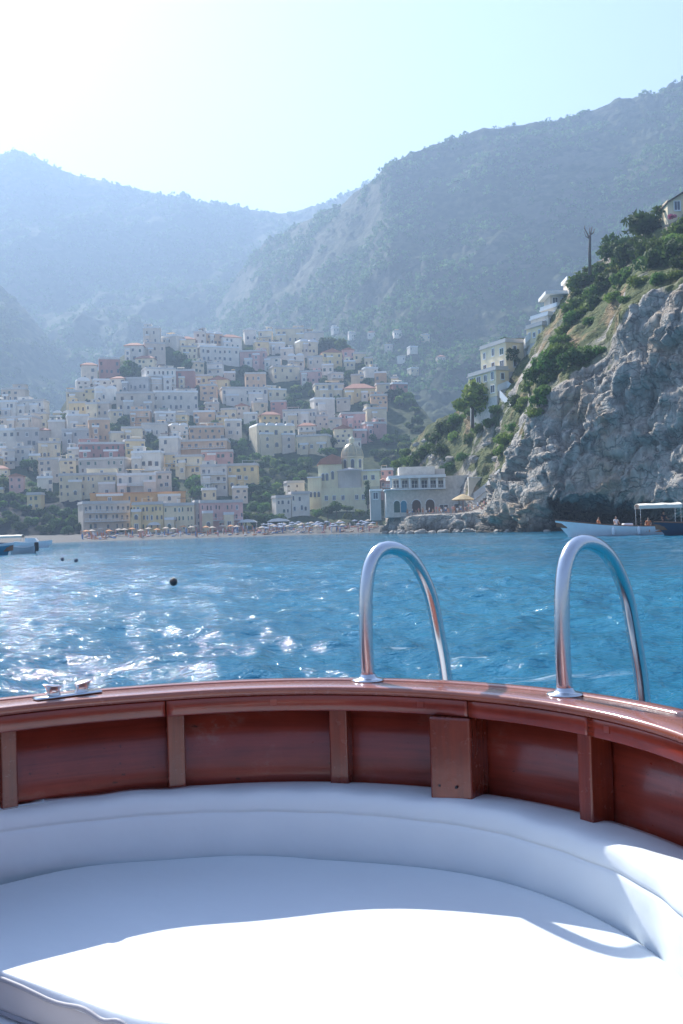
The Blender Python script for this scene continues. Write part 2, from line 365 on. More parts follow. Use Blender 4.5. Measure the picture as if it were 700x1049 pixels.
# ------------------------------------------------------------------ the hill under the town
TC = [(-400, 400, 520), (-100, 392, 520), (0, 402, 500), (28, 402, 500), (42, 424, 490), (58, 425, 490), (72, 402, 500), (95, 382, 520), (110, 372, 530), (130, 358, 545), (150, 352, 560), (165, 352, 565), (200, 346, 590), (250, 346, 610), (290, 340, 630), (330, 346, 620), (370, 362, 590), (410, 392, 540), (440, 425, 480), (480, 460, 430), (560, 500, 380), (620, 545, 340)]
TP = np.concatenate([np.arange(-400, -20, 10), np.arange(-20, 480, 2.), np.arange(480, 621, 10)])
_tc = smooth1(rowint(TC, TP, 1), 3); _ty = smooth1(rowint(TC, TP, 2), 9)
TB = np.array([hz(p)-2.0*FPX/326*.6 for p in TP])            # back edge of the beach, z about 2.4 m
TT = np.linspace(0, 1, 90); TPY = []; TYY = []
for t in TT:
    TPY.append(TB+(_tc-TB)*t); TYY.append(326+(_ty-326)*t**1.05)
TPY = np.array(TPY); TYY = np.array(TYY)
def town(px, py):
    """point of the town hill seen at a photo pixel"""
    j = np.clip(np.searchsorted(TP, px), 1, len(TP)-1); u = (px-TP[j-1])/(TP[j]-TP[j-1])
    a = TPY[:, j-1]*(1-u)+TPY[:, j]*u; b = TYY[:, j-1]*(1-u)+TYY[:, j]*u
    return at(px, py, np.interp(-py, -a, b))
tp = np.array([[at(a, b, c) for a, b, c in zip(TP, r, y)] for r, y in zip(TPY, TYY)])
q = tp.reshape(-1, 3); q = q+(fbm(q/14., 4, 60)*1.6-1.2)[:, None]*np.array([0, -.3, 1.]); tp = q.reshape(tp.shape)
fr = tp[0].copy(); fr[:, 2] = -2; fr[:, 1] -= 1
bk = []
for d, dz in ((30, .93), (110, .65), (230, .1)):
    b = tp[-1].copy(); b[:, 1] += d; b[:, 0] *= b[:, 1]/tp[-1][:, 1]; b[:, 2] *= dz; bk.append(b)
rockm = sstep(500, 512, TPY+fbm(np.stack([np.repeat(TP[None], len(TT), 0).ravel()/12, TPY.ravel()/9, 0*TPY.ravel()], 1), 3, 4).reshape(TPY.shape)*14)*(1-sstep(84, 96, TP))[None]
_rk = (ridged(tp.reshape(-1, 3)*np.array([1, 1, .4])/9., 4, 44)*2.6+(cells(tp.reshape(-1, 3)/5., 6)[0]-.5)*2.).reshape(rockm.shape)*rockm; tp = tp+_rk[..., None]*np.array([0, -1, .1])
rockm = np.concatenate([rockm[:1], rockm, rockm[-1:], rockm[-1:], rockm[-1:]])
tp = np.concatenate([fr[None], tp, np.array(bk)])
s = N('town_ground'); v = s.pos(); n1 = s.noise(v, .05, 5, .6); n2 = s.noise(s.map(v, (.4, .4, 2.5)), .35, 4); n3 = s.noise(v, .5, 4)
g = s.mix(s.ramp(n3, [(.35, 0), (.65, 1)]), (.025, .042, .02), (.075, .09, .04)); st = s.mix(n3, (.12, .11, .10), (.30, .27, .23)); ra = s.attr('rock')
M['town_ground'] = s.fin(s.mix(ra, s.mix(s.ramp(s.math('ADD', s.math('MULTIPLY', n1, .6), s.math('MULTIPLY', n2, .4)), [(.60, 0), (.68, 1)]), g, st), s.mix(n3, (.008, .011, .012), (.03, .032, .032))), .95, s.bump(n3, .6, .6), Specular_IOR_Level=.1)
link('hill', gridmesh('hill', tp, M['town_ground'], attr={'rock': rockm}))['kind'] = 'structure'

# ------------------------------------------------------------------ beach
bx = np.arange(-100, 421, 6.); BP = []
for k, t in enumerate(np.linspace(0, 1, 14)):
    row = []
    for p in bx:
        yf = np.interp(p, [-100, 40, 100, 200, 395, 420], [262, 268, 290, 300, 303, 300]); Y = yf-5+(331-yf+5)*t
        a = at(p, hz(p), Y); zz = -.7+3.1*t**.7; row.append((a[0], Y, zz))
    BP.append(row)
BP = np.array(BP); BP[..., 2] += fbm(BP.reshape(-1, 3)/5., 3, 5).reshape(BP.shape[:2])*.15
s = N('pebble_beach'); v = s.pos(); n = s.noise(v, 1.2, 6, .7)
M['pebbles'] = s.fin(s.mix(n, (.08, .078, .074), (.19, .18, .165)), .95, s.bump(n, .5, .1), Specular_IOR_Level=.15)
link('beach', gridmesh('beach', BP, M['pebbles']))['kind'] = 'structure'
def beach_z(t): return -.7+3.1*t**.7

# ------------------------------------------------------------------ headland of rock on the right
HC = [  # per column: under water, waterline, lower, mid, cliff top, slope, upper slope, crest
 [(392, 556, 231), (392, 548, 232), (394, 538, 233), (396, 528, 236), (398, 527, 250), (405, 492, 258), (410, 474, 268), (418, 462, 280)],
 [(410, 554, 217), (408, 547, 218), (410, 539, 219), (412, 529, 221), (413, 529, 240), (418, 500, 247), (424, 470, 256), (428, 447, 268)],
 [(425, 554, 204), (425, 546.5, 205), (425, 539, 205.5), (426, 528, 206.5), (427, 528.5, 232), (432, 500, 238), (437, 465, 248), (440, 434, 260)],
 [(465, 554, 197), (465, 546, 198), (465, 538, 199), (467, 525.5, 200.5), (468, 526, 222), (471, 498, 227), (473, 455, 236), (476, 417, 246)],
 [(498, 552, 185), (498, 546, 186), (498, 536, 187), (500, 523, 189), (502, 515, 202), (504, 480, 209), (505, 440, 218), (506, 409, 227)],
 [(518, 552, 170), (518, 545, 171), (518, 533, 172), (520, 510, 174), (522, 480, 180), (525, 445, 190), (528, 405, 204), (532, 372, 226)],
 [(545, 552, 157), (545, 544, 158), (545, 528, 160), (546, 480, 162), (549, 415, 166), (554, 378, 182), (560, 345, 208), (565, 320, 226)],
 [(562, 552, 158), (562, 544, 159), (562, 528, 159), (562, 500, 154), (568, 398, 164), (573, 362, 180), (580, 325, 204), (584, 296, 220)],
 [(578, 552, 168), (578, 544, 178), (578, 524, 177), (578, 510, 152), (586, 380, 162), (590, 345, 178), (594, 305, 202), (598, 282, 214)],
 [(612, 552, 172), (612, 544, 182), (612, 522, 180), (612, 509, 149), (618, 366, 158), (621, 328, 173), (624, 285, 195), (626, 264, 208)],
 [(640, 552, 171), (640, 545, 178), (640, 524, 177), (640, 511, 146), (645, 316, 153), (648, 292, 166), (651, 262, 187), (653, 241, 198)],
 [(662, 552, 158), (662, 545, 159), (662, 530, 159), (662, 514, 143), (667, 300, 150), (669, 283, 160), (671, 252, 178), (673, 229, 190)],
 [(700, 552, 138), (700, 546, 139), (700, 530, 139), (700, 512, 136), (704, 291, 144), (705, 274, 155), (707, 240, 172), (709, 214, 184)],
 [(800, 553, 124), (800, 547, 125), (800, 530, 125), (800, 510, 126), (806, 276, 137), (808, 250, 147), (810, 215, 162), (812, 190, 176)],
 [(1000, 555, 108), (1000, 549, 109), (1000, 530, 110), (1000, 510, 112), (1010, 290, 124), (1012, 260, 134), (1016, 225, 148), (1020, 200, 160)],
 [(1400, 556, 95), (1400, 550, 96), (1400, 530, 97), (1400, 510, 100), (1410, 330, 112), (1412, 310, 122), (1416, 290, 136), (1420, 270, 150)]]
HA = np.array([[at(*p) for p in c] for c in HC])                 # cols, rows, 3
base = np.array([c[1][0] for c in HC]); fine_px = np.concatenate([np.arange(392, 720, 1.15), np.arange(720, 1400, 10)])
HG = np.stack([np.stack([smooth1(np.interp(fine_px, base, HA[:, r, k]), 9) for k in range(3)], 1) for r in range(8)])   # rows, cols, 3
SUB = [4, 16, 22, 60, 40, 40, 34]
HP = lin(HG, SUB)
rowt = np.concatenate([np.full(n, i)+np.arange(n)/n for i, n in enumerate(SUB)]+[[7]])
for _ in range(5): HP[1:-1] = .25*HP[:-2]+.5*HP[1:-1]+.25*HP[2:]
hn = normals(HP); hn *= np.sign((hn*np.array([-.3, -1, .6])).sum(-1, keepdims=True)); q = HP.reshape(-1, 3)
cliffness = (1-sstep(3.6, 4.4, rowt))[:, None]+0*HP[..., 0]; xl = fine_px[None, :]+0*HP[..., 0]
terr = sstep(2.7, 3.0, rowt)[:, None]*(1-sstep(4.0, 4.4, rowt)[:, None])*(1-sstep(488, 512, xl))       # the built terrace stays level
rot = np.stack([q[:, 0]*.8+q[:, 2]*.55, q[:, 1], q[:, 2]*.85-q[:, 0]*.5], 1)                            # tilted beds
wp = np.stack([fbm(q/6., 3, 61), fbm(q/6., 3, 64), fbm(q/6., 3, 67)], 1)
cv, cb = cells(rot/np.array([11., 11., 5.])+wp*.9, 3); cv2, cb2 = cells(rot/np.array([4.2, 4.2, 1.8])+wp*1.2, 8)
lay = rot[:, 2]/6.5+fbm(q/16., 3, 83)*.8; lay2 = rot[:, 2]/2.1+fbm(q/7., 3, 84)*.9
saw = lambda t: (t-np.floor(t))**1.6-.4                     # beds stepping out over each other
d = (ridged(q*np.array([1, 1, .3])/15., 4, 70)*1.5 + (cv-.5)*3.4 - np.exp(-cb*16)*.35 + (cv2-.5)*1.2 + saw(lay)*1.5 + saw(lay2)*.5 + fbm(q/2.0, 3, 75)*.4)
d2 = fbm(q/7., 4, 90)*1.6+np.maximum(0, fbm(q/2.6, 3, 91))*1.1
dd = d*cliffness.reshape(-1)+d2*(1-cliffness.reshape(-1))
face = sstep(535, 560, xl)*sstep(2.6, 3.0, rowt)[:, None]*cliffness
cr_, crb = cells(np.stack([q[:, 0]*.8-q[:, 1]*.6+fbm(q/9., 3, 52)*3., q[:, 2]*.16+q[:, 0]*.05, 0*q[:, 0]], 1)/np.array([7., 1.6, 1]), 12)     # long upright joints
dd = dd*(1-.42*face.reshape(-1))-face.reshape(-1)*(np.exp(-crb*13)*1.1-(cr_-.5)*1.6)
dd = dd*(1-.92*terr.reshape(-1))*np.where(xl < 470, .55, 1.).reshape(-1)
HP = (q+hn.reshape(-1, 3)*dd[:, None]).reshape(HP.shape)
veg = np.clip(sstep(3.75, 4.25, rowt)[:, None]*1.0+np.where(xl < 530, sstep(4.1, 4.8, rowt)[:, None]*.75*(xl < 530), 0)*0+fbm(q/6., 4, 95).reshape(xl.shape)*.75, 0, 1)*(1-terr)
bare = sstep(-.05, .2, fbm(q/np.array([7., 7., 11.]), 4, 99)).reshape(xl.shape); veg = veg*(1-np.where(xl < 512, .5, np.where(xl < 535, .85, .45))*bare)
bk = []
for dy, dz in ((25, .96), (70, .6), (120, -.1)):
    b = HP[-1].copy(); b[:, 1] += dy; b[:, 0] *= b[:, 1]/HP[-1][:, 1]; b[:, 2] = np.where(b[:, 2] > 0, b[:, 2]*dz, b[:, 2]); bk.append(b)
HP = np.concatenate([HP, np.array(bk)]); veg = np.concatenate([veg, np.repeat(veg[-1:], 3, 0)])
s = N('cliff_rock'); v = s.pos(); a = s.attr('veg')
nb = s.noise(v, .09, 6, .6, .4); nf = s.noise(s.map(v, (1, 1, .45)), .9, 7, .65); sv = s.noise(s.map(v, (1.6, 1.6, .12)), .5, 5, .6)
wv_ = s.n('ShaderNodeTexNoise'); s.set(wv_, 'Vector', v); s.set(wv_, 'Scale', .35); s.set(wv_, 'Detail', 5); wq = s.mix(.16, v, wv_.outputs[1], 'LINEAR_LIGHT'); wq = s.n('ShaderNodeVectorMath', operation='MULTIPLY_ADD'); s.set(wq, 0, wv_.outputs[1]); wq.inputs[1].default_value = (5, 5, 5); s.set(wq, 2, v); wq = wq.outputs[0]
crack = s.vor(s.map(wq, (.5, .5, 1.), (.5, .35, .2)), .22, 'DISTANCE_TO_EDGE'); crack2 = s.vor(s.map(wq, (.5, .5, 1.2), (.4, .5, 0)), .6, 'DISTANCE_TO_EDGE')
rk = s.mix(s.ramp(nf, [(.3, 0), (.7, 1)]), (.18, .165, .145), (.50, .46, .40))
rk = s.mix(s.ramp(sv, [(.55, 0), (.75, .6)]), rk, (.50, .47, .43)); rk = s.mix(s.ramp(nb, [(.52, 0), (.68, .7)]), rk, (.36, .25, .15))
rk = s.mix(s.ramp(nb, [(.30, .6), (.45, 0)]), rk, (.10, .10, .10))
rk = s.mix(s.ramp(crack, [(0, .65), (.035, 0)]), rk, (.06, .06, .06)); rk = s.mix(s.ramp(crack2, [(0, .3), (.03, 0)]), rk, (.08, .08, .08))
sep = s.n('ShaderNodeSeparateXYZ'); s.set(sep, 0, v)
wet = s.ramp(s.math('ADD', s.math('MULTIPLY', sep.outputs[2], .25), s.math('MULTIPLY', nf, .4)), [(.3, .85), (.75, 0)])
st2 = s.noise(s.map(v, (1.1, 1.1, .06)), .8, 5, .6); rk = s.mix(s.ramp(st2, [(.56, 0), (.72, .65)]), rk, (.07, .068, .066)); rk = s.mix(wet, rk, (.03, .03, .026))                                        # wet weed line at the sea
gv = s.mix(s.ramp(s.noise(v, .45, 4), [(.35, 0), (.65, 1)]), (.04, .065, .018), (.12, .13, .045)); gv = s.mix(s.ramp(s.noise(v, .13, 4), [(.54, 0), (.66, .8)]), gv, (.30, .20, .11))
M['cliff'] = s.fin(s.mix(s.ramp(a, [(.45, 0), (.6, 1)]), rk, gv), .92, s.bump(s.math('ADD', nf, s.math('MULTIPLY', s.ramp(crack2, [(0, 0), (.15, 1)]), .5)), .8, .5), Specular_IOR_Level=.2)
link('headland_terrain', gridmesh('headland_terrain', HP, M['cliff'], attr={'veg': veg}))['kind'] = 'structure'
from mathutils.bvhtree import BVHTree
_n, _m = HP.shape[:2]; _i = np.arange(_n*_m).reshape(_n, _m)
_q = np.stack([_i[:-1, :-1], _i[:-1, 1:], _i[1:, 1:], _i[1:, :-1]], -1).reshape(-1, 4)
HB = BVHTree.FromPolygons([tuple(p) for p in HP.reshape(-1, 3).tolist()], [tuple(p) for p in _q.tolist()])
def head(px, py):
    """first point of the headland on the sight line through a photo pixel"""
    v = at(px, py, 1.0)-np.array([0, 0, CAMZ]); h = HB.ray_cast(Vector((0, 0, CAMZ)), Vector(v).normalized())
    return None if h[0] is None else np.array(h[0])
def head_down(x, y):
    h = HB.ray_cast(Vector((x, y, 300)), Vector((0, 0, -1))); return None if h[0] is None else h[0][2]

# ------------------------------------------------------------------ the sea
th = np.concatenate([np.linspace(-31, 31, 470), np.arange(34, 328, 4.)])*PI/180
rad = np.concatenate([np.arange(1.2, 5, .3), np.arange(5, 42, .11), np.arange(42, 120, .45), np.geomspace(120, 420, 110), np.geomspace(440, 3200, 24)])
X = rad[:, None]*np.sin(th); Y = rad[:, None]*np.cos(th); Z = np.zeros_like(X); DX = Z.copy(); DY = Z.copy()
wr = np.random.default_rng(5)
for k in range(80):
    lam = .32*(3.2/.32)**wr.random(); ang = math.radians(200)+wr.normal()*.75; kx, ky = math.cos(ang)*2*PI/lam, math.sin(ang)*2*PI/lam
    amp = WAVE*lam**.65*(.6+.8*wr.random()); ph = kx*X+ky*Y+wr.random()*6.28
    fade = (1-sstep(lam*45, lam*110, rad))[:, None]
    Z += amp*np.sin(ph)*fade; DX -= amp*.8*math.cos(ang)*np.cos(ph)*fade*-1; DY -= amp*.8*math.sin(ang)*np.cos(ph)*fade*-1
grp = .65+.6*fbm(np.stack([X.ravel(), Y.ravel(), 0*X.ravel()], 1)/9., 2, 33).reshape(X.shape)
nearhull = (sstep(3, 9, rad)*.6+.4)[:, None]
SP = np.stack([X+DX*grp, Y+DY*grp, Z*grp*nearhull-.02], -1)
s = N('sea_water'); v = s.pos()
n1 = s.noise(s.map(v, (1, 1.3, 1)), 4.4, 5, .6); n2 = s.noise(s.map(v, (1, 1.2, 1)), .8, 5, .6); nl = s.noise(v, .05, 3)
h = s.math('ADD', s.math('MULTIPLY', n1, .10), s.math('MULTIPLY', n2, .34))
base = s.mix(s.ramp(nl, [(.35, 0), (.65, 1)]), WATER1, WATER2)
sep = s.n('ShaderNodeSeparateXYZ'); s.set(sep, 0, v)
fn = s.noise(s.map(v, (.55, 1.6, 1)), .9, 6, .7, .6); fp = s.noise(v, .16, 3)
foam = s.math('MULTIPLY', s.ramp(fn, [(.60, 0), (.70, 1)]), s.ramp(fp, [(.50, 0), (.62, 1)]))
foam = s.math('MULTIPLY', foam, s.ramp(s.math('DIVIDE', sep.outputs[1], 60.), [(.0, 1), (.7, .6), (1, 0)]))
M['sea'] = s.fin(s.mix(foam, base, (.75, .8, .82)), s.math('ADD', s.math('MULTIPLY', foam, .5), .07), s.bump(h, .62, 1.0), IOR=1.33, Specular_IOR_Level=.28)
link('sea', gridmesh('sea', SP, M['sea'], closed=True))['kind'] = 'structure'

# ------------------------------------------------------------------ the air
s = MB().box(-3400, 3400, -3400, 3400, -9, 930)
m = D.materials.new('haze'); m.use_nodes = True; t = m.node_tree; t.nodes.remove(t.nodes['Principled BSDF'])
pv = t.nodes.new('ShaderNodeVolumePrincipled'); pv.inputs['Color'].default_value = (*HAZE_COL, 1); pv.inputs['Density'].default_value = HAZE; pv.inputs['Anisotropy'].default_value = HAZE_G; pv.inputs['Density Attribute'].default_value = ''
t.links.new(pv.outputs[0], t.nodes['Material Output'].inputs['Volume'])
ho = s.build('haze', m); ho['kind'] = 'stuff'
forest(WOODS[0][0], 16000, 5.2, ['leaf_dark', 'leaf_dark', 'leaf'], 101, 'scrub wood covering the big mountain behind the town', lambda c: (c[:, 0]/c[:, 1] > -.3) & (c[:, 0]/c[:, 1] < .42), -.06)
forest(WOODS[2][0], 5000, 6.0, ['leaf_dark', 'leaf_dark', 'leaf'], 103, 'scrub wood on the dark spur at the left', lambda c: (c[:, 0]/c[:, 1] > -.5), -.1)
forest(WOODS[1][0], 9000, 8.5, ['leaf_dark'], 102, 'woods on the hazy far mountain at the left', lambda c: (c[:, 0]/c[:, 1] > -.45), -.12)
# ------------------------------------------------------------------ the boat we sit in: round stern, mahogany rail
def wood(name, dark, light, rough, coat, worn=0., grain=(4, 4, 85)):
    s = N(name); v = s.co(); n = s.noise(v, 5, 5, .6); g = s.noise(s.map(v, grain), 1.0, 6, .65); f = s.noise(s.map(v, (1, 1, 1.3)), 38, 4, .7)
    c = s.mix(s.ramp(s.math('ADD', s.math('MULTIPLY', g, .5), s.math('MULTIPLY', n, .5)), [(.33, 0), (.66, 1)]), dark, light)
    if worn:
        c = s.mix(s.math('MULTIPLY', s.ramp(n, [(.55, 0), (.75, 1)]), s.ramp(f, [(.45, 0), (.62, worn)])), c, (.30, .20, .16))    # chalky, weathered varnish
        c = s.mix(s.ramp(f, [(.66, 0), (.72, .8)]), c, (.02, .012, .01))
    return s.fin(c, s.math('ADD', s.math('MULTIPLY', f, .12), rough), s.bump(s.math('ADD', s.math('MULTIPLY', g, .6), f), .12, .004), Coat_Weight=coat, Coat_Roughness=.12)
M['mahogany'] = wood('mahogany', (.11, .013, .008), (.30, .042, .020), .17, .5)
M['mahogany_upright'] = wood('mahogany_upright', (.085, .013, .008), (.25, .042, .019), .2, .4, grain=(80, 80, 4))
M['mahogany_sky_sheen'] = wood('mahogany_sky_sheen', (.20, .055, .034), (.36, .11, .06), .2, .7)  # lighter tone puts the sky's reflection on the rail into the wood colour
M['mahogany_worn'] = wood('mahogany_worn', (.14, .020, .012), (.33, .050, .027), .24, .45, .6)
s = N('vinyl'); v = s.co(); n = s.noise(v, 6, 3); f = s.noise(v, 60, 3)
M['vinyl'] = s.fin(s.mix(n, (.70, .755, .785), (.74, .79, .81)), .5, s.bump(s.math('ADD', n, s.math('MULTIPLY', f, .04)), .25, .02))
M['piping'] = simple('grey_piping', (.33, .33, .36), .6)
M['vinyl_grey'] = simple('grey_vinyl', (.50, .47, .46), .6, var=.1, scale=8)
s = N('steel'); v = s.co(); f = s.noise(s.map(v, (1, 1, .1)), 40, 4)
M['steel'] = s.fin((.62, .63, .65), s.math('ADD', s.math('MULTIPLY', f, .16), .12), Metallic=1.)
BC = np.array([-.2, 1.557]); AX = 33*PI/180
def pol(r, deg, z):
    a = math.radians(deg); r = r+.05*float(sstep(48, 85, abs(deg-33))); return (BC[0]+r*math.sin(a), BC[1]+r*math.cos(a), z+CAMZ)
boat = empty('motorboat', (BC[0], BC[1], 0))
tag(boat, 'varnished mahogany stern of the motorboat in front of the viewer, with steel ladder rails', 'boat')
OFF = -np.array([BC[0], BC[1], 0])
def bb(mb, name, mat, parent=boat, smooth=False, bev=0):
    mb.v = [tuple(np.array(p)+OFF) for p in mb.v]; o = mb.build(name, mat, parent, smooth)
    if bev:
        b = o.modifiers.new('bevel', 'BEVEL'); b.width = bev; b.segments = 3; b.limit_method = 'ANGLE'; b.angle_limit = .6
    return o
# plan outline: stern half circle, then sides running forward and closing at the bow. u = metres forward of the circle centre
def out_pt(t, rs, z):
    """t in degrees from the stern axis inside +-90; past that, |t|-90 is metres*30 forward"""
    s = 1 if t >= 0 else -1
    if abs(t) <= 85: 
        a = AX+math.radians(t); rs = rs+.05*float(sstep(48, 85, abs(t))); return np.array([BC[0]+rs*math.sin(a), BC[1]+rs*math.cos(a), z])
    u = (abs(t)-85)/30.; rs = rs+.05; w = rs+.37*float(sstep(0, 2.2, u)); L = 5.2
    w *= math.sqrt(max(0, 1-max(0, (u-2.2)/(L-2.2))**2.4)) if u > 2.2 else 1
    f = math.radians(85); e = np.array([math.sin(AX), math.cos(AX)]); b = np.array([math.cos(AX), -math.sin(AX)])
    p = BC+e*(rs*math.cos(f)-u)+b*s*w*(math.sin(f) if u == 0 else 1); return np.array([p[0], p[1], z])
TS = list(np.arange(-85, 85.1, 2.5)); TF = [-(85+30*u) for u in np.linspace(5.2, .15, 26)]; TALL = TF+TS+[-x for x in TF[::-1]]
def sweep(prof, ts, mat, name, parent=boat, smooth=True, bev=0, widen=None, close=True):
    """prof: closed loop of (r, z)"""
    mb = MB(); k = len(prof); V = []
    for t in ts:
        for r, z in prof:
            rr = r if widen is None else r+widen(t, r)
            V.append(out_pt(t, rr, z+CAMZ))
    Fc = [(i*k+j, (i+1)*k+j, (i+1)*k+(j+1) % k, i*k+(j+1) % k) for i in range(len(ts)-1) for j in range(k if close else k-1)]
    if close: Fc += [tuple(range(k)), tuple(range(len(ts)*k-1, (len(ts)-1)*k-1, -1))]
    mb.add(V, Fc); return bb(mb, name, mat, parent, smooth, bev)
def rnd_prof(r0, r1, z0, z1, b):
    return [(r0+b, z0), (r1-b, z0), (r1-b*.3, z0+b*.3), (r1, z0+b), (r1, z1-b), (r1-b*.3, z1-b*.3), (r1-b, z1), (r0+b, z1), (r0+b*.3, z1-b*.3), (r0, z1-b), (r0, z0+b), (r0+b*.3, z0+b*.3)]
sweep(rnd_prof(.772, .868, -.378, -.360, .006), TALL, M['mahogany_sky_sheen'], 'gunwale_cap')
sweep(rnd_prof(.8705, .908, -.405, -.3575, .008), TALL, M['mahogany_sky_sheen'], 'rub_rail')
joints = [-90-24, -49, 3.2, 25.6, 60, 85+36]
TX = sorted(set(TALL))
for a, b in zip(joints[:-1], joints[1:]):
    ts = [a+.12]+[t for t in TX if a+.2 < t < b-.2]+[b-.12]
    sweep(rnd_prof(.779, .802, -.416, -.379, .003), ts, M['mahogany'], 'fascia')
sweep([(.884, -.379), (.866, -.379), (.868, -.60), (.85, -.95), (.862, -.95), (.886, -.60)], TALL, M['mahogany_worn'], 'planking')
for d0, d1, r0, mt in ((-40.4, -38.0, .835, 'mahogany'), (-15.6, -12.7, .828, 'mahogany'), (11.0, 14.1, .814, 'mahogany'), (55.0, 57.6, .80, 'mahogany'), (81, 83.5, .81, 'mahogany'), (-66, -63.5, .835, 'mahogany')):
    mb = MB(); V = []
    for z in (-.95, -.4165):
        for r, d in ((.862, d0), (.862, d1), (r0, d1), (r0, d0)): V.append(pol(r, d, z))
    mb.add(V, [(0, 1, 2, 3), (7, 6, 5, 4), (0, 4, 5, 1), (1, 5, 6, 2), (2, 6, 7, 3), (3, 7, 4, 0)]); bb(mb, 'frame_rib', M['mahogany_upright'], bev=.004)
mb = MB(); V = []
for z in (-.95, -.4165):
    for r, d in ((.862, 29.6), (.862, 36.4), (.772, 36.8), (.758, 29.8)): V.append(pol(r, d, z))
mb.add(V, [(0, 1, 2, 3), (7, 6, 5, 4), (0, 4, 5, 1), (1, 5, 6, 2), (2, 6, 7, 3), (3, 7, 4, 0)]); post = bb(mb, 'stern_post', M['mahogany_upright'], bev=.005)
for d in (31.4, 34.4):                                           # two dark bolt holes low on the post
    mb = MB(); p = np.array(pol(.764, d, -.565)); q2 = np.array(pol(.80, d, -.565)); mb.tube([p-(q2-p)*.12, q2], .003, 8); bb(mb, 'bolt', M['black'], post)
for d in (27.2, 62.0, 1.6):                                       # dark wooden plugs beside the scarf joints of the rail
    mb = MB(); V = []
    for z in (-.401, -.388):
        for r, a in ((.785, d), (.785, d+1.1), (.7775, d+1.1), (.7775, d)): V.append(pol(r, a, z))
    mb.add(V, [(0, 1, 2, 3), (7, 6, 5, 4), (0, 4, 5, 1), (1, 5, 6, 2), (2, 6, 7, 3), (3, 7, 4, 0)]); bb(mb, 'plug', M['mahogany_worn'])
# hull outside and sole inside
sweep([(.885, -.40), (.893, -.42), (.87, -.80), (.80, -1.25), (.62, -1.55), (.60, -1.55), (.78, -1.25), (.86, -.80)], TALL, M['white_paint'], 'hull')
mb = MB(); V = [out_pt(t, .80, CAMZ-1.0) for t in TALL]; mb.add(V+[v-np.array([0, 0, .03]) for v in V], [tuple(range(len(V)-1, -1, -1)), tuple(range(len(V), 2*len(V)))]); bb(mb, 'sole', M['mahogany_worn'])
# bench under the seat pad
RS = lambda t: float(.7335+.0019*(10-(t+33)) if t+33 < 10 else .7335+.0001*(t+23))
mb = MB(); n = 60; V = []
ring = [(a, .86) for a in np.linspace(-85, 85, n)]
Vt = [out_pt(a, r, CAMZ-.806) for a, r in ring]; e = np.array([math.sin(AX), math.cos(AX), 0]); b_ = np.array([math.cos(AX), -math.sin(AX), 0])
fr = [np.array([*BC, CAMZ-.806])-e*.42+b_*.87, np.array([*BC, CAMZ-.806])-e*.42-b_*.87]
Vt = Vt+fr; k = len(Vt); mb.add(Vt+[v-np.array([0, 0, .19]) for v in Vt], [tuple(range(k-1, -1, -1)), tuple(range(k, 2*k))]+[(i, (i+1) % k, k+(i+1) % k, k+i) for i in range(k)]); bb(mb, 'bench', M['white_paint'], bev=.01)
# steel ladder: rails, flanges, rungs
def bez(p0, p1, p2, n=12): return [(1-t)**2*p0+2*t*(1-t)*p1+t*t*p2 for t in np.linspace(0, 1, n)]
ladder = None; feet = []
for (bx_, by_), sp, ht in (((.051, 2.393), .30, .312), ((.456, 2.112), .345, .316)):
    base = np.array([bx_, by_, CAMZ-.36]); dr = np.array([.68, .733, 0]); up = np.array([0, 0, 1.])
    lean = -.012
    far = base+dr*sp; pts = [base, base+up*ht*.3+dr*lean*.3, base+up*ht*.62+dr*0]
    top = base+up*ht
    pts += bez(base+up*ht*.66+dr*.002, top+dr*.012+up*.022, top+dr*sp*.36, 10)
    pts += bez(top+dr*sp*.36, top+dr*sp*.66-up*.008, base+dr*sp*.86+up*ht*.55, 10)[1:]
    pts += [far, far+dr*.06-up*.45, far+dr*.09-up*1.1]
    P = np.array(pts); L = np.r_[0, np.cumsum(np.linalg.norm(np.diff(P, axis=0), axis=1))]; u = np.linspace(0, L[-1], 90)
    P = np.stack([smooth1(np.interp(u, L, P[:, i]), 5) for i in range(3)], 1); P[0] = base-up*.004
    mb = MB().tube(P, .0165, 18); r = bb(mb, 'handrail', M['steel'], smooth=True)
    mb = MB().lathe([(.0168, .016), (.020, .010), (.024, .006), (.036, .0045), (.038, .002), (.038, 0)], base[0], base[1], 28); mb.v = [(x, y, z+CAMZ-.36) for x, y, z in mb.v]
    bb(mb, 'flange', M['steel'], r, True)
    feet.append((far, dr))
    p = far-up*.28; mb = MB().tube([p, p-dr*.29], .011, 10); bb(mb, 'brace', M['steel'], r, True)
for q_ in (.45, .75, 1.05):
    a, b = [f+d*(.06+.03*(q_-.45)/.65)-np.array([0, 0, q_]) for f, d in feet]; mb = MB().tube([a, b], .014, 10); bb(mb, 'rung', M['steel'], smooth=True)
# mooring cleat on the rail
cl = empty('cleat', pol(.832, -30.6, -.36)[:3]); cl.parent = boat; cl.location = np.array(cl.location)+OFF
cl.rotation_euler = (0, 0, -math.radians(-30.6-7))
mb = MB().box(-.078, .078, -.017, .017, 0, .007, bev=.003); mb.build('base_plate', M['steel'], cl, True)
for sx in (-1, 1):
    mb = MB(); prof = [(0, .016), (.007, .0135), (.015, .0145), (.020, .018), (.023, .021), (.0245, .018), (.025, 0)]
    V = []; n = 16
    for z, r in prof:
        for j in range(n):
            a = 2*PI*j/n; V.append((sx*(.032+z*.22)+r*1.1*math.cos(a), r*.85*math.sin(a), .0065+z+.18*r*math.cos(a)*sx))
    Fc = [(i*n+j, i*n+(j+1) % n, (i+1)*n+(j+1) % n, (i+1)*n+j) for i in range(len(prof)-1) for j in range(n)]
    mb.add(V, Fc); mb.build('horn', M['steel'], cl, True)
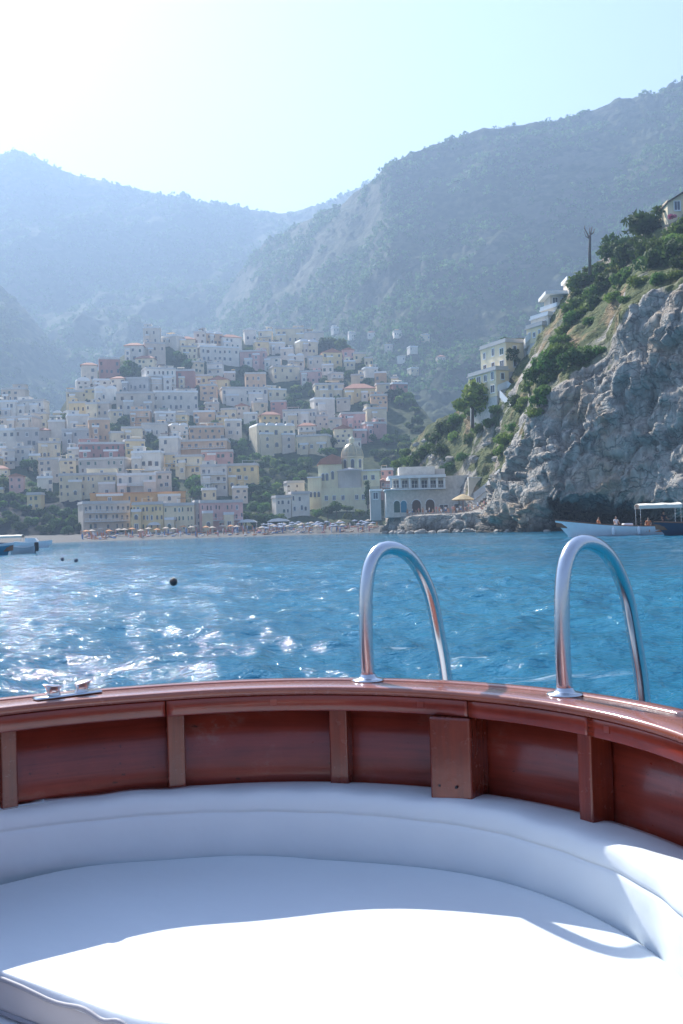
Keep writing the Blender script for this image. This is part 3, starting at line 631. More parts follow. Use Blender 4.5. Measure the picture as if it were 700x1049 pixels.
# ---- cushions: things of their own
def wid(t, r): return .0017*max(0, 10-(t+33)) if r < .83 else 0
ts = np.linspace(-85, 85, 150); cols = []
prof = [(.862, -.74), (.862, -.612), (.855, -.597), (.83, -.592), (.79, -.590), (.765, -.5905), (.748, -.594), (.738, -.601), (.732, -.613), (.7305, -.628), (.731, -.6345), (.7345, -.637), (.731, -.6395), (.7285, -.648), (.7265, -.67), (.7265, -.70), (.728, -.72), (.732, -.737), (.735, -.77)]
V = []; k = len(prof)
for t in ts:
    wv = .0025*math.sin(t*.21)+.0018*math.sin(t*.57+1)
    for i, (r, z) in enumerate(prof):
        g = wv if 3 < i < k-1 else 0
        V.append(out_pt(t, r+wid(t, r)+g, z+CAMZ+(g*.6 if i in (4, 5, 6, 7) else 0)))
mb = MB().add(V, [(i*k+j, (i+1)*k+j, (i+1)*k+j+1, i*k+j+1) for i in range(len(ts)-1) for j in range(k-1)])
mb.v = [tuple(np.array(p)-np.array([*BC, 0])) for p in mb.v]
bk_ = mb.build('backrest_cushion', M['vinyl'], None, True, loc=(BC[0], BC[1], 0))
tag(bk_, 'curved low white vinyl backrest pad lining the mahogany stern', 'cushion')
V = []; n = 240; rings = list(np.linspace(.0, .9, 16)[1:])+[.93, .955, .972, .984, .992, .997, 1.0]
zc = CAMZ-.732
def Rb(a):
    d = math.degrees(a)
    lim = RS(max(-85, min(85, d)))
    ca = math.cos(a)
    if ca < -.01 or abs(d) > 85:
        fr_ = .088+.006*math.sin(d*.09)
        lim = min(lim, fr_/max(1e-3, -ca) if ca < 0 else 9) if ca < -.02 else lim
    return lim
def pt(a, r, z): return (r*math.sin(AX+a), r*math.cos(AX+a), z)
A_ = np.linspace(-PI, PI, n, endpoint=False)
for f in rings:
    for a in A_:
        R = Rb(a); r = R*f; e_ = R-r
        x, y, _ = pt(a, r, 0); wob = .0035*math.sin(x*7+1)*math.cos(y*6)+.002*math.sin(x*15+y*11)
        V.append(pt(a, r, zc+wob-.014*(1-min(1, e_/.03))**2))
for dr_, dz in ((.004, .022), (.007, .04), (.004, .058), (-.004, .070), (-.03, .0735)):
    for a in A_: V.append(pt(a, Rb(a)-.003+(dr_ if math.cos(a) < 0 else -.002), zc-dz))
k = len(rings)+5; Fc = [(i*n+j, i*n+(j+1) % n, (i+1)*n+(j+1) % n, (i+1)*n+j) for i in range(k-1) for j in range(n)]
V.append((0, 0, zc)); Fc += [(len(V)-1, (j+1) % n, j) for j in range(n)]
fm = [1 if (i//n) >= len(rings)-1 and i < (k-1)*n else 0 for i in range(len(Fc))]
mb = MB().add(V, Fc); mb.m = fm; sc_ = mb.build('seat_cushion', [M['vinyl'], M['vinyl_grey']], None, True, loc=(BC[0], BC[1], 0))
tag(sc_, 'large half round white seat pad filling the stern, half in bright sun', 'cushion')
fp_ = [np.array(pt(a, Rb(a)+.002, zc-.012)) for a in A_ if math.cos(a) < -.118]
fa = sorted([a % (2*PI) for a in A_ if math.cos(a) < -.125]); fp_ = [np.array(pt(a, Rb((a+PI) % (2*PI)-PI)+.001, zc-.013+.0035*math.sin(a*31))) for a in fa]
MB().tube(fp_, .0042, 8).build('piping', M['piping'], sc_, True)
fp_ = [np.array(pt(a, Rb((a+PI) % (2*PI)-PI)+.001, zc-.066)) for a in fa]
MB().tube(fp_, .0042, 8).build('piping', M['piping'], sc_, True)
# ------------------------------------------------------------------ houses of the town
WM = {}
def win_mesh(kind, w, h, mat, frame=True):
    """one window: dark pane or shutter in a shallow frame, standing 3 cm proud of the wall"""
    k = (kind, round(w, 1), round(h, 1), mat, frame)
    if k in WM: return WM[k]
    mb = MB(); w, h = k[1], k[2]
    if kind == 'arch':
        pts = [(-w/2, 0), (w/2, 0), (w/2, h-w/2)]+[(w/2*math.cos(a), h-w/2+w/2*math.sin(a)) for a in np.linspace(0, PI, 9)[1:-1]]+[(-w/2, h-w/2)]
        mb.prism(pts, -.03, .05, 0)
        r2 = w/2+.18; o = [(r2*math.cos(a), h-w/2+r2*math.sin(a)) for a in np.linspace(0, PI, 9)]; i_ = [(w/2*math.cos(a), h-w/2+w/2*math.sin(a)) for a in np.linspace(0, PI, 9)]
        for j in range(8 if frame else 0): mb.prism([i_[j], o[j], o[j+1], i_[j+1]], -.10, .03, 1)
    else:
        mb.box(-w/2, w/2, -.03, .05, 0, h, 0); t = .14
        if not frame: WM[k] = mb.me('window', [M[mat]]); return WM[k]
        mb.box(-w/2-t, -w/2, -.10, .03, -t, h+t, 1); mb.box(w/2, w/2+t, -.10, .03, -t, h+t, 1)
        mb.box(-w/2, w/2, -.10, .03, h, h+t, 1); mb.box(-w/2-.1, w/2+.1, -.2, .03, -t-.08, -.001, 1)
        if w > .8: mb.box(-.04, .04, -.06, .03, 0, h, 1)
    WM[k] = mb.me('window', [M[mat], M['trim']]); return WM[k]
def house(pos, w, h, d, wall, rz=0, roof='flat', cols=3, floors=2, wk='rect', wmat='glass_dark', balcony=(), found=4., name='house', door=False, chimney=False, winscale=1., skip=(), roofmat=None):
    r = empty(name, tuple(pos), rz)
    mb = MB().box(-w/2, w/2, 0, d, -found, h); mb.build('wall', M['plaster_'+wall], r)
    rm = roofmat or {'flat': 'roof_pale', 'white': 'roof_white', 'gable': 'roof_tile', 'hip': 'roof_tile', 'vault': 'roof_white', 'orange': 'roof_orange'}[roof]
    mb = MB()
    if roof in ('flat', 'white', 'orange'):
        mb.box(-w/2-.25, w/2+.25, -.3, d+.2, h+.002, h+.28)
        if roof != 'orange':
            for a in ((-w/2-.1, w/2+.1, -.12, .12), (-w/2-.1, -w/2+.14, .12, d-.1), (w/2-.14, w/2+.1, .12, d-.1)): mb.box(*a, h+.281, h+.95)
    elif roof == 'gable':
        mb.prism([(-w/2-.4, h+.002), (w/2+.4, h+.002), (w/2+.4, h+.2), (0, h+.2+w*.2), (-w/2-.4, h+.2)], -.4, d+.3)
    elif roof == 'hip':
        z = h+.002; e = .45; rr = min(w, d)*.28
        V = [(-w/2-e, -e, z), (w/2+e, -e, z), (w/2+e, d+e, z), (-w/2-e, d+e, z), (-w/2-e, -e, z+.2), (w/2+e, -e, z+.2), (w/2+e, d+e, z+.2), (-w/2-e, d+e, z+.2), (-w/2+d*.45 if w > d else 0, d/2, z+.2+rr), (w/2-d*.45 if w > d else .01, d/2, z+.2+rr)]
        mb.add(V, [(3, 2, 1, 0), (0, 1, 5, 4), (1, 2, 6, 5), (2, 3, 7, 6), (3, 0, 4, 7), (4, 5, 9, 8), (5, 6, 9), (6, 7, 8, 9), (7, 4, 8)])
    elif roof == 'vault':
        n = max(1, int(round(w/5.))); bw = w/n
        for i in range(n):
            x0 = -w/2+i*bw; mb.prism([(x0, h+.002)]+[(x0+bw/2-bw/2*math.cos(a), h+.003+bw*.3*math.sin(a)) for a in np.linspace(0, PI, 9)]+[(x0+bw, h+.002)], -.1, d)
    ro = mb.build('roof', M[rm], r)
    if chimney: MB().box(w*.2, w*.2+.7, d*.3, d*.3+.7, h+.2, h+2.2).build('chimney', M['plaster_'+wall], ro)
    fh = h/floors
    for f in range(floors):
        for c in range(cols):
            if (f, c) in skip or (name != 'villa' and random.random() < .22): continue
            ww = min(1.2, w/cols*.36)*winscale*random.uniform(.65, 1.3); wh = min(1.7, fh*.46)*winscale*random.uniform(.85, 1.1)
            x = -w/2+w*(c+.5)/cols+(random.random()-.5)*(.2 if name == 'villa' else .45*w/cols)
            k = 'arch' if wk == 'arch' or (wk == 'mix' and f == 0) else 'rect'
            link('window', win_mesh(k, ww, wh, wmat if random.random() < .8 else random.choice(['shutter_brown', 'shutter_green', 'glass_dark']), name == 'villa' or random.random() < .12), r, (x, 0, f*fh+fh*random.uniform(.2, .32)))
    if roof in ('flat', 'white') and w > 5 and name == 'house' and random.random() < .42:      # a set back room on the roof terrace
        a = random.choice((-1, 1)); w2 = w*random.uniform(.3, .55); h2 = random.uniform(2.2, 2.9); x0 = a*w*.5-(w2 if a > 0 else 0)+(.3 if a < 0 else -.3)
        u_ = MB().box(x0, x0+w2, d*.3, d*.95, h+.29, h+h2).build('roof_room', M['plaster_'+wall], r); MB().box(x0-.2, x0+w2+.2, d*.3-.25, d*.98, h+h2+.001, h+h2+.2).build('roof', M[rm], u_)
        link('window', win_mesh('rect', .9, 1.1, wmat), u_, (x0+w2/2, d*.3, h+.9))
    if w > 8.5 and name in ('house', 'hotel', 'building') and random.random() < .75:      # a wing standing forward of the main block
        for rep in range(2 if w > 13 else 1):
            w2 = w*random.uniform(.2, .34); x0 = random.uniform(-w/2, -w2) if rep == 0 else random.uniform(0, w/2-w2); h2 = h*random.uniform(.42, .8); d2 = random.uniform(1.2, 2.6)
            u_ = MB().box(x0, x0+w2, -d2, -.02, -found, h2).build('wing', M['plaster_'+(wall if random.random() < .6 else random.choice(['white', 'cream', 'pale']))], r)
            tp_ = MB().box(x0-.12, x0+w2+.12, -d2-.12, -d2+.08, h2+.001, h2+.85).box(x0-.12, x0+.06, -d2+.081, -.12, h2+.001, h2+.85).box(x0+w2-.06, x0+w2+.12, -d2+.081, -.12, h2+.001, h2+.85); tp_.build('parapet', M['roof_white'], u_)
            for f in range(max(1, int(h2/3.0))): link('window', win_mesh(random.choice(['rect', 'arch']), 1.1, 1.6, wmat), u_, (x0+w2/2, -d2, .8+f*3.0))
    if roof in ('flat', 'white') and name in ('house', 'hotel', 'building') and random.random() < .45:      # pergola or awning over the roof terrace
        w2 = w*random.uniform(.3, .6); x0 = random.uniform(-w/2, w/2-w2); z0 = h+random.uniform(1.9, 2.4); mb = MB().box(x0, x0+w2, .3, min(d*.5, 3.5), z0, z0+.12)
        for xx in (x0+.06, x0+w2-.18): mb.box(xx, xx+.12, .35, .47, h+.281, z0-.001, 1)
        mb.build('pergola', [M[random.choice(['thatch', 'canvas', 'shutter_green', 'shutter_brown'])], M['trim']], r)
    if door: MB().box(-.6, .6, -.04, .05, .01, 2.2).build('door', M['shutter_brown'], r, loc=(w*.3, 0, 0))
    for f in balcony:
        mb = MB().box(-w*.46, w*.46, -1.5, -.005, f*fh-.12, f*fh+.06)
        b = mb.build('balcony', M['trim'], r)
        rl = MB().box(-w*.46, w*.46, -1.48, -1.42, f*fh+.95, f*fh+1.02)
        nb = max(3, int(w/1.2))
        for i in range(nb+1): x = -w*.46+w*.92*i/nb; rl.box(x-.04, x+.04, -1.47, -1.43, f*fh+.06, f*fh+.95)
        rl.build('railing', M['trim'], b)
    return r
LM = []          # landmarks: (short name, px, py, half width, half height)
USED = {}
HOUSES = []
def px_house(x0, x1, yt, yb, wall, label, short=None, floors=2, cols=3, roof='flat', wk='rect', d=None, rz=0, cat='house', group='houses on the hillside', name='house', Y=None, **k):
    pc = (x0+x1)/2; p = town(pc, yb) if Y is None else at(pc, yb, Y); sc = p[1]/FPX
    rz = rz or random.uniform(-.14, .42)
    o = house(p, (x1-x0)*sc, (yb-yt)*sc, d or max(5, (x1-x0)*sc*.7), wall, rz, roof, cols, floors, wk, name=name, **k)
    assert label not in USED, label
    tag(o, label, cat, group); USED[label] = 1
    HOUSES.append((x0, x1, yt, yb))
    if short: LM.append((short, pc, (yt+yb)/2, (x1-x0)/2, (yb-yt)/2))
    return o
H = px_house
# top of the left peak
H(147, 164, 336, 352, 'white', 'tall white house standing highest on the left peak of the town', 'the tall white peak house', 2, 2, 'white')
H(164, 183, 345, 353, 'white', 'low bright white house joined to the right of the tall peak house', 'the low white peak house', 1, 3, 'white', rz=-.5)
H(149, 170, 352, 370, 'pale', 'beige house directly below the tall white peak house', 'the beige peak house', 2, 3)
H(128, 147, 354, 371, 'white', 'white house with reddish tiled hip roof left of the beige peak house', 'the white hip roofed house', 2, 3, 'hip')
H(102, 123, 368, 384, 'rose', 'dusky red house at the upper left end of the town skyline', 'the dusky red skyline house', 2, 4, 'flat')
H(84, 100, 374, 391, 'pale', 'pale house with tiled roof on the skyline below the dusky red house', None, 2, 2, 'hip')
H(150, 181, 378, 401, 'white', 'wide white house with three long rows of rosy balconies', 'the house with three rosy balcony rows', 3, 6, 'flat', balcony=(1, 2), wmat='shutter_brown')
H(181, 199, 380, 400, 'rose', 'narrow rosy house attached to the house with three balcony rows', None, 3, 2)
H(126, 152, 388, 402, 'grey', 'long grey house with dark windows left of the balcony rows', 'the long grey house', 1, 5, 'flat')
H(158, 203, 402, 421, 'white', 'long white house with two rows of small dark windows', 'the long white two row house', 2, 7, 'white')
H(98, 120, 398, 413, 'white', 'white house with three arched windows under the long grey house', 'the white arched window house', 1, 4, 'vault', wk='arch')
H(120, 158, 403, 421, 'pale', 'long plain pale house beside the long white two row house', 'the long plain pale house', 2, 4, 'flat', skip=((0, 1), (1, 2)))
H(71, 88, 413, 424, 'yellow', 'small yellow house with orange wall beside a light green tree', 'the small yellow house', 1, 4, 'flat', wmat='shutter_brown')
H(88, 100, 414, 428, 'cream', 'small cream house attached beside the small yellow house', None, 2, 2)
H(70, 91, 426, 440, 'white', 'white house with two dark arches just below the small yellow house', 'the white two arch house', 1, 3, 'white', wk='arch')
H(50, 67, 432, 451, 'white', 'blue white cube house with one window on the left slope', 'the blue white cube house', 2, 2, 'white', skip=((0, 0), (0, 1), (1, 1)))
H(92, 113, 430, 453, 'peach', 'square peach house of two storeys beside a dark gap', 'the square peach house', 2, 3, 'flat')
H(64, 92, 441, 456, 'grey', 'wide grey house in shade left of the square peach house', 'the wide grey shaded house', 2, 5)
H(125, 146, 439, 452, 'cream', 'cream house with arched openings right of the dark gap', 'the cream arched house', 1, 4, 'flat', wk='arch')
H(129, 149, 452, 467, 'yellow', 'pale yellow house with iron balcony below the cream arched house', 'the yellow balcony house', 2, 3, 'flat', balcony=(1,))
H(146, 172, 435, 448, 'white', 'white house with a row of little arches above a dark hollow', 'the white row arch house', 1, 6, 'flat', wk='arch')
H(163, 183, 449, 466, 'white', 'white two storey house right of the dark hollow', 'the white hollow house', 2, 2, 'white')
H(135, 165, 464, 482, 'white', 'white house with two tall dark windows and a front terrace', 'the white terrace house', 1, 4, 'white', balcony=(0,), winscale=1.15)
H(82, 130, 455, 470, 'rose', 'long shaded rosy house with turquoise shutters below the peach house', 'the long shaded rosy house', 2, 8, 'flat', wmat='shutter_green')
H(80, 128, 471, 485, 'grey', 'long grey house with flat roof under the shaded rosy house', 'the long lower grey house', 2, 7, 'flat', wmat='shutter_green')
H(62, 120, 487, 509, 'cream', 'very long cream building with three rows of windows', 'the very long cream building', 3, 11, 'flat', cat='building')
H(121, 160, 487, 508, 'white', 'white house with three tall doorways and a terrace above the orange roof', 'the three doorway house', 2, 5, 'white', balcony=(1,), winscale=1.2)
H(160, 176, 485, 500, 'pale', 'small pale house joined to the three doorway house', None, 2, 2)
H(180, 207, 468, 486, 'cream', 'cream house with a long balcony left of the big white and yellow house', 'the long balcony house', 2, 4, balcony=(1,))
H(195, 230, 438, 451, 'peach', 'upper salmon house with a set back roof terrace', 'the upper salmon house', 2, 5, 'flat')
H(184, 233, 452, 467, 'peach', 'wide lower salmon house directly below the upper salmon house', 'the wide salmon house', 2, 7, 'flat', balcony=(1,))
H(207, 239, 463, 478, 'pink', 'pale pink house with shuttered windows below the wide salmon house', 'the shuttered pink house', 2, 5, 'flat', wmat='shutter_green')
H(206, 233, 478, 503, 'white', 'big white house with dark doorway joined to a yellow house', 'the big white house', 3, 4, 'flat', balcony=(1, 2))
H(233, 264, 477, 501, 'yellow', 'big yellow house with small windows joined to the big white house', 'the big yellow house', 3, 4, 'flat')
H(231, 248, 431, 447, 'white', 'small blue white house right of the upper salmon house', None, 2, 2, 'white')
H(263, 304, 436, 461, 'cream', 'large cream villa with arched windows and a white vaulted roof', 'the large arched villa', 2, 5, 'vault', wk='mix', winscale=1.1)
H(304, 336, 447, 462, 'cream', 'low cream wing stepping down right of the large arched villa', 'the stepped cream wing', 1, 5, 'flat', rz=-.2)
H(250, 264, 424, 437, 'white', 'small white house up behind the large arched villa', None, 2, 2, 'white')
H(290, 325, 421, 436, 'white', 'terraced row of bluish white houses with many small windows', 'the bluish white row', 2, 8, 'flat', cat='row houses')
# right shoulder of the town
H(251, 263, 338, 351, 'white', 'white chapel with a tiny bell gable on the town skyline', 'the white skyline chapel', 1, 2, 'gable', wk='arch', cat='chapel', name='chapel', roofmat='roof_white')
H(205, 246, 356, 371, 'white', 'long white house stretching below the skyline left of the chapel', 'the long white skyline house', 2, 7, 'white')
H(246, 273, 360, 375, 'pink', 'rosy house just below the white skyline chapel', 'the rosy chapel house', 2, 4)
H(252, 273, 383, 399, 'peach', 'peach house with two rows of small windows above green gardens', 'the peach garden house', 2, 4, 'flat')
H(228, 275, 398, 413, 'white', 'long stepped white house below the peach garden house', 'the long stepped white house', 2, 8, 'flat')
H(283, 312, 337, 351, 'cream', 'pale cream house with flat roof at the right end of the skyline', 'the pale skyline house', 2, 5)
H(312, 332, 341, 352, 'pale', 'low pale house on the skyline beside the pale cream one', None, 1, 3)
H(331, 351, 361, 374, 'yellow', 'sunny yellow house among green slopes on the right shoulder', 'the yellow shoulder house', 2, 3, 'gable')
H(308, 329, 381, 392, 'pink', 'salmon pink house above dark greenery on the right shoulder', 'the salmon shoulder house', 2, 4, 'flat')
H(280, 308, 376, 390, 'cream', 'cream house with arched loggia left of the salmon shoulder house', 'the cream loggia house', 2, 5, 'flat', wk='mix')
H(323, 353, 394, 409, 'cream', 'wide cream house with a dark open ground floor and flat roof', 'the dark loggia house', 2, 5, 'flat', winscale=1.25)
H(353, 385, 398, 410, 'yellow', 'wide pale yellow house with a row of small windows', 'the pale yellow wide house', 1, 6, 'hip')
H(322, 344, 409, 427, 'white', 'tall bright white house with cream upper floor', 'the bright white tall house', 2, 3, 'white', skip=((0, 0), (0, 1), (0, 2)))
H(350, 375, 424, 440, 'pink', 'lilac pink house with many windows above the church dome', 'the lilac pink house', 3, 6, 'flat')
H(376, 397, 419, 433, 'cream', 'cream house with two red shuttered windows right of the lilac house', 'the red shutter house', 1, 2, 'flat', wmat='shutter_brown', winscale=1.5)
H(374, 397, 434, 446, 'pink', 'pink house just below the cream house with red shutters', 'the lower pink house', 2, 4, 'flat')
# row along the beach
H(94, 190, 505, 516, 'ochre', 'long hotel block with an orange roof edge above the beach', 'the long orange hotel block', 1, 14, 'orange', cat='hotel', name='hotel', d=12)
H(86, 134, 516, 543, 'pale', 'pale hotel with white balcony terraces at the left end of the beach', 'the white terrace hotel', 3, 9, 'flat', cat='hotel', name='hotel', balcony=(1, 2), d=10)
H(136, 168, 517, 544, 'yellow', 'cream yellow hotel with three rows of windows facing the beach', 'the cream yellow hotel', 3, 7, 'flat', cat='hotel', name='hotel', d=9)
H(168, 200, 518, 544, 'cream', 'cream hotel with awnings joined to the yellow one on the beach', 'the cream beach hotel', 3, 7, 'flat', cat='hotel', name='hotel', d=9, wmat='shutter_green')
H(201, 206, 515, 542, 'white', 'very narrow white house squeezed left of the pink beach hotel', None, 3, 1, 'flat', d=9)
H(206, 250, 515, 542, 'pink', 'pink hotel facing the beach', 'the pink beach hotel', 3, 10, 'flat', cat='hotel', name='hotel', balcony=(1,), d=9)
H(299, 318, 506, 525, 'white', 'pale terraced house just left of the domed church', 'the pale church side house', 2, 3, 'flat', rz=.3)
H(283, 299, 510, 527, 'white', 'low white house with terrace beside the beach steps', 'the low white step house', 2, 3, 'flat')
# left slope
for x0, x1, yt, yb, wl, lb, fl, cl_, rf in (
 (2, 26, 399, 411, 'pale', 'pale house topmost at the far left edge of the town', 2, 4, 'flat'), (16, 45, 411, 425, 'white', 'white house with flat roof stepping down at the far left', 2, 5, 'flat'),
 (-14, 16, 412, 427, 'white', 'white house cut by the left edge of the picture', 2, 5, 'white'), (0, 34, 428, 440, 'pale', 'long pale house below the stepped white ones at far left', 2, 6, 'flat'),
 (34, 48, 424, 438, 'cream', 'small cream house at the left beside dark trees', 2, 2, 'flat'), (-10, 16, 441, 458, 'white', 'bright white house low on the far left slope', 2, 4, 'white'),
 (17, 40, 440, 458, 'grey', 'grey house with tall dark openings on the left slope', 2, 3, 'flat'), (40, 62, 454, 470, 'cream', 'cream house with shaded terrace under the blue white cube house', 2, 3, 'flat'),
 (40, 62, 471, 490, 'pale', 'pale narrow tower house on the left ridge above the cliff', 3, 3, 'flat'), (39, 54, 490, 506, 'white', 'white house halfway down the left ridge', 2, 2, 'white'),
 (28, 42, 507, 522, 'yellow', 'yellow house lowest on the left ridge above the water', 2, 2, 'flat'), (10, 24, 488, 502, 'pink', 'rosy house alone in the trees at the far left', 2, 2, 'gable'), (15, 33, 459, 474, 'white', 'white house above dark trees at the far left', 2, 3, 'flat')):
    H(x0, x1, yt, yb, wl, lb, None, fl, cl_, rf)
# ---- the domed church
M['church_plaster'] = plaster('church_plaster', (.92, .78, .50))
def church():
    Y = 352.; p = at(352, 527, Y); s = Y/FPX; r = empty('church', tuple(p))
    def X(px): return (px-352)*s
    def Z(py): return (527-py)*s
    cr, cm = M['church_plaster'], M['church_plaster']
    def bx_(n, a, b, yt, yb, y0, d, m, par=r, mbk=None):
        mb = mbk or MB(); mb.box(X(a), X(b), y0, y0+d, Z(yb), Z(yt)); return mb.build(n, m, par)
    bx_('nave', 327, 352, 474, 530, 6, 26, cr); w2 = bx_('chapel_wing', 316, 330, 488, 532, 4, 12, cm); bx_('lower_front', 330, 376, 500, 534, -1, 10, cr)
    w3 = bx_('transept', 372, 391, 482, 530, 7, 14, cm); lw = bx_('side_range', 376, 390, 499, 532, 1, 6, cr)
    MB().prism([(X(326), Z(474)), (X(352), Z(474)), (X(351), Z(467)), (X(342), Z(463.5)), (X(330), Z(468.5))], 5.5, 33).build('roof', M['roof_tile'], r)
    MB().box(X(315.3), X(330.8), 3.6, 16.5, Z(488)+.002, Z(486.8)).box(X(371.3), X(391.7), 6.6, 21.5, Z(482)+.002, Z(480.6)).build('cornice', M['trim'], r)
    # apse: half round, grey, in front of the nave
    cx = X(359.5); MB().lathe([(4.2, Z(500)), (4.2, Z(482.5)), (4.45, Z(482)), (4.45, Z(481)), (0, Z(478))], cx, 6, 28, a0=PI, a1=2*PI).build('apse', M['plaster_grey'], r, True)
    cx = X(363.3); cyy = 14
    MB().box(cx-4.9, cx+4.9, cyy-5, cyy+5, Z(500), Z(483)).build('crossing', cr, r)
    dr_ = MB().lathe([(4.15, Z(483)), (4.15, Z(467)), (4.45, Z(466.6)), (4.45, Z(465.2)), (4.1, Z(465))], cx, cyy, 8, a0=PI/8, a1=2*PI+PI/8).build('drum', cm, r)
    for k in range(8):
        a = -PI/2+(k-3.5+.5)*PI/4
        o = link('window', win_mesh('arch', 1.2, 3.1, 'glass_dark'), dr_, (cx+4.15*math.cos(PI/8)*math.cos(a), cyy+4.15*math.cos(PI/8)*math.sin(a), Z(477.5)), a+PI/2)
    R = 4.15; V = [(R*math.cos(t), Z(465)+R*1.2*math.sin(t)) for t in np.linspace(0, 1.45, 12)]
    s_ = N('dome_tiles'); v = s_.co(); wv = s_.vor(v, 1.2); 
    M['dome'] = s_.fin(s_.mix(wv, (.30, .27, .17), (.55, .42, .20)), .35, Coat_Weight=.3)
    dm = MB().lathe(V, cx, cyy, 40).build('dome', M['dome'], r, True)
    lz = V[-1][1]; MB().lathe([(.95, lz-.1), (.95, lz+1.3), (1.15, lz+1.35), (1.0, lz+1.6), (.5, lz+2.1), (.12, lz+2.4), (.1, lz+3.0), (0, lz+3.02)], cx, cyy, 12).build('lantern', cm, dm)
    for k in range(8):
        a = k*PI/4+PI/8; P = [(cx+(q[0]+.06)*math.cos(a), cyy+(q[0]+.06)*math.sin(a), q[1]) for q in V]; MB().tube(P, .12, 6).build('dome_rib', M['plaster_cream'], dm)
    for px, py, y0, k, w_, h_ in ((319, 508, 4, 'arch', .9, 1.9), (323, 508, 4, 'arch', .9, 1.9), (327, 508, 4, 'arch', .9, 1.9), (332, 491, 6, 'arch', 1.0, 2.6), (336, 491, 6, 'arch', 1.0, 2.6), (342, 490, 6, 'arch', 1.0, 3.0), (376, 491, 7, 'rect', 1.3, 1.5), (384, 491, 7, 'rect', 1.1, 1.5), (379, 510, 1, 'rect', 1., 1.5), (385, 510, 1, 'rect', 1., 1.5), (335, 512, -1, 'rect', 1., 1.5), (343, 512, -1, 'rect', 1., 1.5), (352, 512, -1, 'rect', 1., 1.5), (366, 512, -1, 'rect', 1., 1.5), (373, 512, -1, 'rect', 1., 1.5)):
        link('window', win_mesh(k, w_, h_, 'glass_dark'), r, (X(px), y0, Z(py)))
    tag(r, 'cream church with a big tiled dome and lantern above the beach', 'church'); HOUSES.append((316, 391, 465, 530)); LM.append(('the domed church', 356, 490, 30, 30))
church()
# ---- everything else on the hill: smaller houses filled in between, then trees
GREEN = [((228, 263, 430, 476), 1), ((262, 312, 463, 500), 1), ((312, 330, 466, 484), 1), ((288, 322, 393, 420), 1), ((396, 432, 400, 475), 1), ((238, 280, 376, 384), 1), ((275, 300, 398, 422), .6), ((0, 40, 474, 535), 1), ((250, 296, 500, 528), 1), ((112, 126, 428, 450), 1), ((149, 163, 448, 464), 1), ((110, 148, 369, 386), 1), ((164, 198, 362, 378), 1), ((344, 376, 408, 424), .8), ((330, 420, 340, 398), .75), ((40, 85, 508, 548), 2), ((400, 470, 470, 545), 2), ((44, 60, 402, 432), 1), ((336, 352, 440, 470), 1), ((376, 400, 446, 482), 1), ((210, 250, 384, 397), .5), ((52, 74, 403, 425), 1), ((200, 215, 400, 436), .3), ((176, 206, 487, 512), 1), ((264, 297, 500, 530), 1)]
def green(x, y):
    for (a, b, c, d), w_ in GREEN:
        if a < x < b and c < y < d and random.random() < w_: return True
    return False
def hits(x0, x1, y0, y1, L, sh=.22):
    for a, b, c, d in L:
        dx = min(x1, b)-max(x0, a); dy = min(y1, d)-max(y0, c)
        if dx > 0 and dy > 0 and dx*dy > sh*min((x1-x0)*(y1-y0), (b-a)*(d-c)): return True
    return False
NUM = {1: 'one storey', 2: 'two storey', 3: 'three storey'}
def relname(base, px, py, lim=16):
    """say which one it is by the landmark it stands next to"""
    c = sorted(LM, key=lambda l: ((l[1]-px)**2/1.2+(l[2]-py)**2*1.6))[:14]
    def rel(l):
        dx, dy = px-l[1], py-l[2]
        if abs(dy)/max(4, l[4]) > abs(dx)/max(4, l[3]): return 'below' if dy > 0 else 'above'
        return 'right of' if dx > 0 else 'left of'
    for l in c[:2]:
        t = f"{base} {rel(l)} {l[0]}"
        if t not in USED and len(t.split()) <= lim: return t
    for i in range(len(c)):
        for j in range(i+1, len(c)):
            t = f"{base} between {c[i][0]} and {c[j][0]}"
            if t not in USED and len(t.split()) <= lim: return t
    raise RuntimeError(base)
fills = []; tries = 0
while tries < 6000 and len(fills) < 118:
    tries += 1
    x = random.uniform(-20, 425); y = random.uniform(336, 512)
    top = np.interp(x, TP, _tc); wd = random.uniform(11, 23); hh = random.uniform(8.5, 15)
    if y-hh < top-6 or x > 405 and y > 420: continue
    if y < top+6: continue
    if x > 325 and y < 400: wd *= .62; hh *= .7
    if green(x, y-hh/2): continue
    R_ = (x-wd/2, x+wd/2, y-hh, y)
    if hits(*R_, HOUSES, .16): continue
    HOUSES.append(R_); fills.append(R_)
for x0, x1, yt, yb in sorted(fills, key=lambda r: r[3]):
    px = (x0+x1)/2; py = (yt+yb)/2; wl = random.choices(['white', 'white', 'cream', 'pale', 'peach', 'pink', 'yellow', 'grey', 'rose'], [3, 2, 7, 5, 3, 2, 2, 1, .6])[0]
    rf = random.choices(['flat', 'white', 'hip', 'vault', 'gable'], [6, 3, 1.3, 1, .8])[0]; wk = random.choice(['rect', 'rect', 'rect', 'mix', 'arch'])
    fl = 1 if yb-yt < 9.5 else 2 if yb-yt < 13 else 3; cl_ = max(2, int((x1-x0)/5.6))
    nm = {'pale': 'beige', 'rose': 'dusky red', 'peach': 'peach', 'grey': 'grey'}.get(wl, wl)
    bse = f"{nm} {NUM[fl]} house"
    if rf in ('hip', 'gable'): bse += ' with tiled roof'
    elif rf == 'vault': bse += ' with vaulted roof'
    lb = relname(bse, px, py); 
    o = H(x0, x1, yt, yb, wl, lb, None, fl, cl_, rf, wk, rz=random.uniform(-.15, .5), wmat=random.choice(['glass_dark', 'glass_dark', 'shutter_brown', 'shutter_green']), balcony=(1,) if fl > 1 and random.random() < .3 else (), chimney=random.random() < .15); HOUSES.pop()

